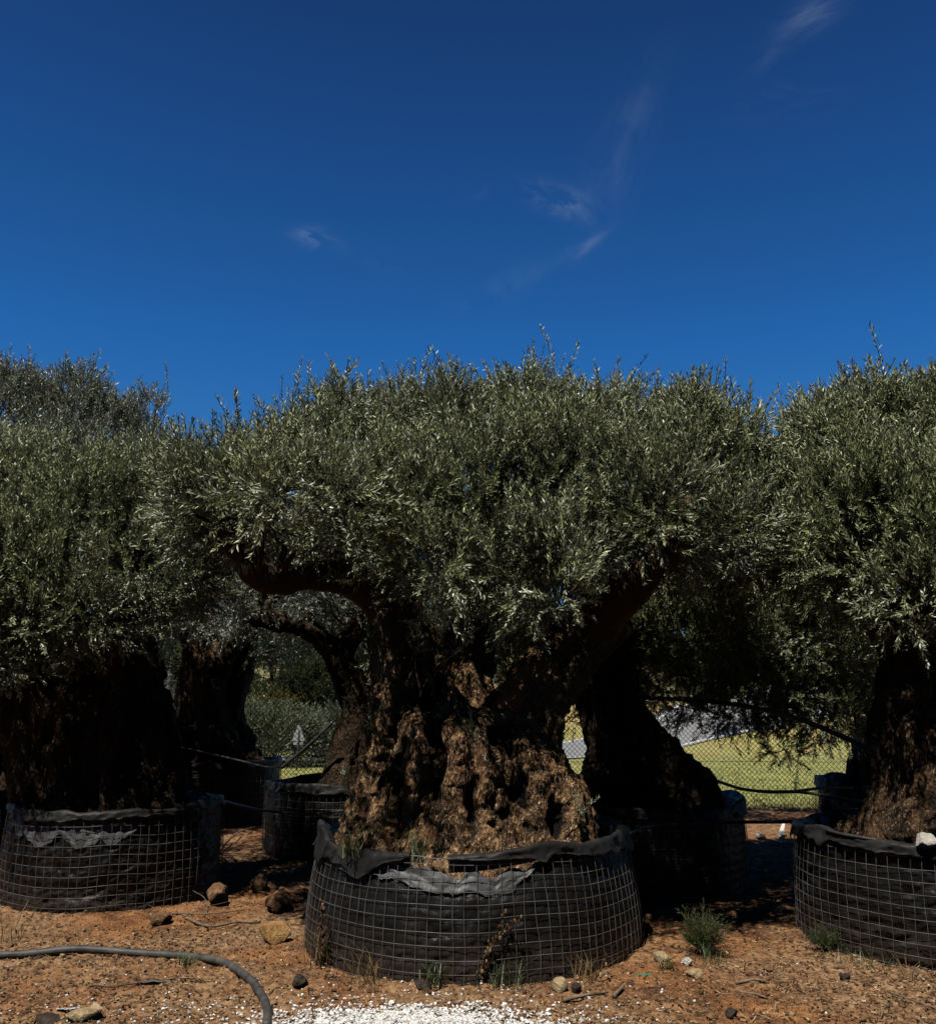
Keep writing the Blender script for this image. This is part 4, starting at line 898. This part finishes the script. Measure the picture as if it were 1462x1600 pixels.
def scrap(name, label, px, py, L, W, seed, mat, cat, ang=0, curl=.3, stand=False):
    rng = np.random.default_rng(seed); nu, nv = 26, 8; U, Vv = np.meshgrid(np.linspace(-1, 1, nu), np.linspace(-1, 1, nv))
    taper_ = (1 - .55 * np.abs(U) ** 1.7); x = U * L / 2; y = Vv * W / 2 * taper_ + .15 * W * fbm(P3(U * 3, U * 0, Vv * 0 + seed), 2, seed).reshape(U.shape)
    z = curl * L * .25 * (U * .5 + .5) ** 2 + .25 * W * fbm(P3(U * 3, Vv * 2, U * 0 + seed), 3, seed + 1).reshape(U.shape) + .25 * W
    c, s = math.cos(ang), math.sin(ang); v = P3(x * c - y * s, x * s + y * c, z)
    if stand: v = P3(v[:, 0], v[:, 2], v[:, 1] + W * .2)
    g = gnd(px, py); g[2] = gz(g[0], g[1])[0] + .004; o = put(name, mesh_np(name, v, [grid_faces(nu, nv)]), M[mat]); o.location = g
    return tag(o, label, cat)
scrap('plastic_scrap', 'small crumpled green plastic scrap right of the front planter', 1005, 1528, .09, .04, 1, 'green_sheet', 'plastic scrap', .2, .1)
scrap('plastic_strip', 'curved white plastic strip on the ground between the planters on the right', 1221, 1310, .30, .055, 2, 'white_sheet', 'plastic strip', 1.05, 2.0)
scrap('bark_strip', 'flat weathered grey strip lying inside the pipe curve', 236, 1536, .26, .04, 3, 'strip', 'strip', .25, .05)
scrap('slate_piece', 'pale grey flat slat at the bottom left corner', 108, 1577, .13, .035, 4, 'sign_back', 'slat', .12, .05)
def stick(label, pts, r0, seed, group=None, name='stick'):
    rng = np.random.default_rng(seed); P_ = np.array([on_ground(x, y, lz) for x, y, lz in pts]); p = catmull(P_, 8); p += .006 * np.stack([vnoise(p * 9, seed), vnoise(p * 9 + 5, seed), np.abs(vnoise(p * 9 + 9, seed))], 1)
    b = Bag(); c = p[0].copy(); b.tube(p, np.linspace(r0, r0 * .45, len(p)), 7)
    o = put(name, b.mesh(name, off=c), M['dead_stick']); o.location = c; return tag(o, label, 'stick', group)
SG = 'dry sticks lying on the soil'
stick('forked grey stick curving towards the dark boulder', [(290, 1440, .01), (325, 1450, .02), (365, 1447, .02), (405, 1440, .01)], .012, 1, SG)
stick('thin stick crossing the curving stick', [(268, 1433, .01), (330, 1436, .03), (380, 1428, .02)], .006, 2, SG)
stick('wispy twig arching by the left planter foot', [(318, 1440, .0), (322, 1422, .06), (300, 1415, .10)], .004, 3, SG)
stick('thin twig beside the arching twig', [(285, 1438, .0), (320, 1428, .03), (355, 1420, .05)], .004, 4, SG)
stick('dark stick leaning into the sunlit patch behind the left planter', [(340, 1335, .02), (368, 1312, .08), (400, 1298, .06)], .012, 5, SG)
stick('thin stick running left from the weathered strip', [(215, 1539, .008), (180, 1545, .012), (140, 1547, .006)], .006, 6, SG)
stick('reddish twig running right from the weathered strip', [(262, 1536, .008), (300, 1537, .012), (318, 1538, .006)], .004, 7, SG)
stick('short dark stick right of the tan stone', [(880, 1570, .008), (915, 1568, .016), (950, 1560, .01)], .013, 8, SG)
stick('stub of dark wood near the green scrap', [(958, 1565, .01), (975, 1553, .02)], .014, 9, SG)
stick('pale stick on the right foreground soil', [(1150, 1543, .008), (1180, 1543, .012), (1202, 1546, .008)], .011, 10, SG)
stick('dark stick below the pale stick', [(1155, 1553, .008), (1185, 1560, .01), (1200, 1563, .006)], .009, 11, SG)
stick('long thin twig in the bottom right corner', [(1390, 1560, .006), (1430, 1575, .012), (1475, 1590, .008)], .005, 12, SG)
stick('thin twig poking up in the right foreground', [(1375, 1602, .0), (1385, 1590, .05), (1388, 1580, .06)], .004, 13, SG)
stick('dry stem standing at the left foot of the left planter', [(18, 1465, .0), (30, 1447, .06), (42, 1432, .10)], .006, 14, SG)

# ------------------------------------------------------------------ weeds
def tuft(name, label, px, py, n, h, seed, mat, spread=.07, lean=.6, wid=.004, cat='weed', group='weeds at the planter feet'):
    rng = np.random.default_rng(seed); g = gnd(px, py); g[2] = gz(g[0], g[1])[0] - .004
    root = thing(name, g, label, cat, group); q = rng.normal(0, spread * .4, (n, 2))
    blades('blades', None, P3(g[0] + q[:, 0], g[1] + q[:, 1], q[:, 0] * 0 + g[2]), h, seed, mat, lean, wid, root=root); return root
def leafy(name, label, px, py, n, h, w, seed, mat, scale=.6, cat='weed', group='weeds at the planter feet', pos=None):
    rng = np.random.default_rng(seed); g = gnd(px, py) if pos is None else np.array(pos)
    if pos is None: g[2] = gz(g[0], g[1])[0]
    root = thing(name, g, label, cat, group); b = Bag(); P_ = []; D_ = []
    for k in range(n):
        a = rng.uniform(0, 6.28); o = np.array([math.cos(a), math.sin(a), 0]) * w * rng.random() ** .6; H = h * rng.uniform(.55, 1.1) * (1 - .4 * np.linalg.norm(o) / max(w, 1e-3))
        p = catmull([np.zeros(3), o * .35 + np.array([0, 0, H * .45]), o + np.array([0, 0, H])], 6); b.tube(p, np.linspace(.004, .0015, len(p)), 5)
        for j in range(3, len(p)):
            if rng.random() < .85: P_.append(p[j]); D_.append(o / max(w, 1e-3) + np.array([0, 0, .8]) + rng.normal(0, .45, 3))
    put('stem', b.mesh('stem'), M['twig'], root); P_ = np.array(P_); D_ = np.array(D_)
    put('foliage', foliage_mesh('foliage', P_, D_, scale * rng.uniform(.6, 1.2, len(P_)), rng.random(len(P_)), T_WEED, rng, np.zeros(3)), [M[mat], M['twig']], root); return root
leafy('weed', 'leafy green weed on the soil right of the front planter', 1102, 1496, 34, .21, .12, 1, 'weed_leaf', .85)
tuft('weed', 'grass weed below the leafy green weed', 1105, 1508, 60, .10, 12, 'weed_leaf', .15, .9, .002)
tuft('weed', 'dry grass tuft at the left front foot of the front planter', 572, 1535, 60, .20, 2, 'dry_leaf', .13, .8, .0018)
tuft('weed', 'grey green tuft below the dry stalk, front planter foot', 788, 1542, 80, .17, 3, 'weed_leaf', .16, 1.0, .0025)
tuft('weed', 'straw tuft at the right front foot of the front planter', 922, 1535, 60, .15, 4, 'dry_leaf', .15, .9, .0018)
tuft('weed', 'small dark tuft at the middle foot of the front planter', 678, 1543, 40, .13, 5, 'weed_leaf', .10, .6, .0035)
tuft('weed', 'withered tuft at the left corner of the front planter', 503, 1512, 50, .22, 6, 'dry_leaf', .10, .45, .003)
leafy('weed', 'dark weed at the foot of the right planter', 1292, 1488, 14, .13, .09, 7, 'weed_leaf', .7)
tuft('weed', 'grass line along the foot of the right planter', 1345, 1505, 60, .12, 8, 'weed_leaf', .3, .9, .002)
tuft('weed', 'dry tuft at the lower right planter foot near the photo edge', 1424, 1530, 40, .11, 9, 'dry_leaf', .22, .9, .002)
tuft('weed', 'tiny weed poking out beside the pipe bend', 292, 1512, 46, .07, 10, 'weed_leaf', .09, .9, .003)
tuft('weed', 'dry grass at the left foot of the left planter', 12, 1470, 70, .2, 11, 'dry_leaf', .25, .8, .002)
tuft('weed', 'small grass tuft by the chips left of the leafy weed', 1040, 1520, 30, .08, 13, 'weed_leaf', .06, .8, .003)
for i, (px, py, lab) in enumerate([(548, 1330, 'small green weed growing inside the front planter at left'), (650, 1338, 'small green weed growing inside the front planter under the trunk')]):
    g = at(px, py - 6, 6.12); root = thing('weed', g, lab, 'weed', 'weeds inside the front planter'); rng = np.random.default_rng(90 + i); q = rng.normal(0, .03, (26, 2))
    blades('blades', None, P3(g[0] + q[:, 0], g[1] + q[:, 1], q[:, 0] * 0 + g[2] - .06), .17, 90 + i, 'weed_leaf', .8, .005, root=root)
# dry seed stalk in front of the front planter
def stalk(label, base, tips, seed, dens):
    rng = np.random.default_rng(seed); g = on_ground(*base, 0); root = thing('dry_stalk', g, label, 'weed', 'weeds at the planter feet'); b = Bag(); lf = Bag()
    for pts in tips:
        p = catmull([np.array([0, 0, 0])] + [at(x, y, g[1] - .02) - g for x, y in pts], 8); b.tube(p, np.linspace(.0055, .002, len(p)), 5)
        for j in range(4, len(p)):
            for k in range(dens):
                if rng.random() < .6:
                    v, f = ICO1; lf.add(v * np.array([.008, .008, .015]) * rng.uniform(.5, 1.2) + p[j] + rng.normal(0, .010, 3), None, f, rng.random())
    put('stem', b.mesh('stem'), M['dry_leaf'], root); put('seed_heads', lf.mesh('seed_heads', False), M['litter'], root)
stalk('tall dry stalk with seed heads in front of the front planter, right of its middle', (755, 1542), [[(757, 1500), (775, 1460), (790, 1425)], [(762, 1495), (785, 1455), (812, 1437)], [(752, 1520), (758, 1495), (768, 1480)]], 3, 2)
stalk('short dry stalk against the left side of the front planter', (502, 1512), [[(502, 1470), (503, 1440), (502, 1405)], [(504, 1480), (506, 1455)]], 4, 2)
stalk('thin straw stem at the right foot of the front planter', (928, 1534), [[(938, 1518), (950, 1492)]], 5, 1)

# ------------------------------------------------------------------ sky, sun, camera
SUN_EL, SUN_AZ = R(63), R(31)      # high sun, behind the camera and to the left
w = bpy.data.worlds.new('World'); scene.world = w; w.use_nodes = True; nt = w.node_tree; nt.nodes.clear()
N = nt.nodes.new; Lk = nt.links.new
out = N('ShaderNodeOutputWorld'); bgd = N('ShaderNodeBackground'); bgd.inputs[1].default_value = .125
sky = N('ShaderNodeTexSky'); sky.sky_type = 'NISHITA'; sky.sun_disc = False; sky.sun_elevation = SUN_EL
sd = Vector((-math.sin(SUN_AZ) * math.cos(SUN_EL), -math.cos(SUN_AZ) * math.cos(SUN_EL), math.sin(SUN_EL)))
sky.sun_rotation = math.atan2(sd.x, sd.y); sky.altitude = 300; sky.air_density = 1.0; sky.dust_density = .1; sky.ozone_density = 3.0
grade = N('ShaderNodeMix'); grade.data_type = 'RGBA'; grade.blend_type = 'MULTIPLY'; grade.inputs[0].default_value = 1; 
tc = N('ShaderNodeTexCoord'); gen = tc.outputs['Generated']
sepz = N('ShaderNodeSeparateXYZ'); Lk(gen, sepz.inputs[0])
rp = N('ShaderNodeValToRGB'); e = rp.color_ramp.elements      # deep blue overhead, dimmed to lower the fill light, clearer blue towards the horizon
while len(e) < 5: e.new(.5)
for k, (p_, c_) in zip(e, [(0, (.34, .50, .60)), (.13, (.22, .52, .72)), (.357, (.109, .448, .792)), (.635, (.090, .248, .476)), (.9, (.03, .06, .10))]): k.position = p_; k.color = (*c_, 1)
Lk(sepz.outputs[2], rp.inputs[0]); 
mr = N('ShaderNodeMapRange'); mr.inputs[1].default_value = -.1; mr.inputs[2].default_value = .62; mr.inputs[3].default_value = .13; mr.inputs[4].default_value = 1.0; Lk(sepz.outputs[1], mr.inputs[0])  # sky behind the camera dimmed to deepen the shadows
mm = N('ShaderNodeMix'); mm.data_type = 'RGBA'; mm.blend_type = 'MULTIPLY'; mm.inputs[0].default_value = 1; Lk(rp.outputs[0], mm.inputs[6]); Lk(mr.outputs[0], mm.inputs[7]); Lk(mm.outputs[2], grade.inputs[7])

Lk(sky.outputs[0], grade.inputs[6])
# thin cirrus wisps at fixed places of the sky
def wmath(op, a, b=0.0, clamp=False):
    x = N('ShaderNodeMath'); x.operation = op; x.use_clamp = clamp
    for i, v in enumerate((a, b)):
        if hasattr(v, 'is_output'): Lk(v, x.inputs[i])
        else: x.inputs[i].default_value = v
    return x.outputs[0]
def wisp(px, py, lx, ly, ang, strength, sc, seed):
    d = Vector(ray(px, py)).normalized(); rt = Vector((1, 0, 0)); rt = (rt - d * rt.dot(d)).normalized(); up = rt.cross(d) * -1
    up = d.cross(rt) * -1 if d.cross(rt).z < 0 else d.cross(rt)
    ca, sa = math.cos(ang), math.sin(ang); ax = rt * ca + up * sa; ay = up * ca - rt * sa
    def dot(v):
        x = N('ShaderNodeVectorMath'); x.operation = 'DOT_PRODUCT'; Lk(gen, x.inputs[0]); x.inputs[1].default_value = v; return x.outputs['Value']
    u = wmath('SUBTRACT', dot(ax), ax.dot(d)); v = wmath('SUBTRACT', dot(ay), ay.dot(d)); front = wmath('GREATER_THAN', dot(d), 0.0)
    un = wmath('DIVIDE', u, lx / F); vn = wmath('DIVIDE', v, ly / F)
    cmb = N('ShaderNodeCombineXYZ'); Lk(wmath('MULTIPLY', u, 6.0), cmb.inputs[0]); Lk(wmath('MULTIPLY', v, 15.0), cmb.inputs[1]); cmb.inputs[2].default_value = seed
    nz = N('ShaderNodeTexNoise'); nz.inputs['Scale'].default_value = sc; nz.inputs['Detail'].default_value = 7; nz.inputs['Roughness'].default_value = .62; nz.inputs['Distortion'].default_value = 1.1; Lk(cmb.outputs[0], nz.inputs['Vector'])
    r2 = wmath('ADD', wmath('POWER', wmath('ABSOLUTE', un), 2.0), wmath('POWER', wmath('ABSOLUTE', vn), 2.0))
    g = wmath('POWER', 2.718, wmath('MULTIPLY', r2, -1.0)); mk = wmath('MULTIPLY', wmath('SUBTRACT', nz.outputs['Fac'], .42), 3.2, True)
    return wmath('MULTIPLY', wmath('MULTIPLY', wmath('MULTIPLY', g, mk), strength * .8), front)
tot = None
for a_ in [(880, 316, 46, 18, -.35, .50, 1.6, 1.0), (985, 195, 75, 30, 1.15, .15, 1.3, 2.0), (955, 270, 80, 40, 1.2, .08, 1.2, 9.0), (1268, 22, 36, 18, .5, .30, 1.9, 3.0), (1215, 72, 45, 13, .75, .12, 1.8, 4.0), (490, 372, 24, 12, -.1, .5, 2.4, 15.3),
           (912, 385, 30, 10, .55, .3, 1.8, 6.0), (1225, 155, 60, 22, .1, .09, 1.5, 7.0), (790, 450, 90, 24, .4, .08, 1.2, 8.0), (800, 300, 80, 20, .1, .07, 1.2, 10.0), (570, 398, 60, 16, -.3, .06, 1.3, 11.0)]:
    x = wisp(*a_); tot = x if tot is None else wmath('ADD', tot, x)
cl = N('ShaderNodeMix'); cl.data_type = 'RGBA'; Lk(wmath('MINIMUM', tot, .8), cl.inputs[0]); Lk(grade.outputs[2], cl.inputs[6]); cl.inputs[7].default_value = (2.8, 3.5, 4.6, 1)
Lk(cl.outputs[2], bgd.inputs[0]); Lk(bgd.outputs[0], out.inputs[0])
sun = bpy.data.lights.new('sun', 'SUN'); sun.energy = 5.0; sun.angle = R(.53); sun.color = (1, .955, .88)
so = bpy.data.objects.new('sun', sun); COL.objects.link(so); so.rotation_euler = sd.to_track_quat('Z', 'Y').to_euler(); so.location = (-6, -8, 16)
cam = bpy.data.cameras.new('camera'); cam.sensor_fit = 'HORIZONTAL'; cam.sensor_width = 36; cam.lens = 36 * F / 1462; cam.clip_end = 3000; cam.clip_start = .05
co_ = bpy.data.objects.new('camera', cam); COL.objects.link(co_); co_.location = (0, 0, CAMZ); co_.rotation_euler = (math.pi / 2 + PITCH, 0, 0); scene.camera = co_
scene.view_settings.view_transform = 'Standard'; scene.view_settings.look = 'None'; scene.view_settings.exposure = 0; scene.view_settings.gamma = 1
scene.cycles.max_bounces = 5; scene.cycles.diffuse_bounces = 0; scene.cycles.glossy_bounces = 2
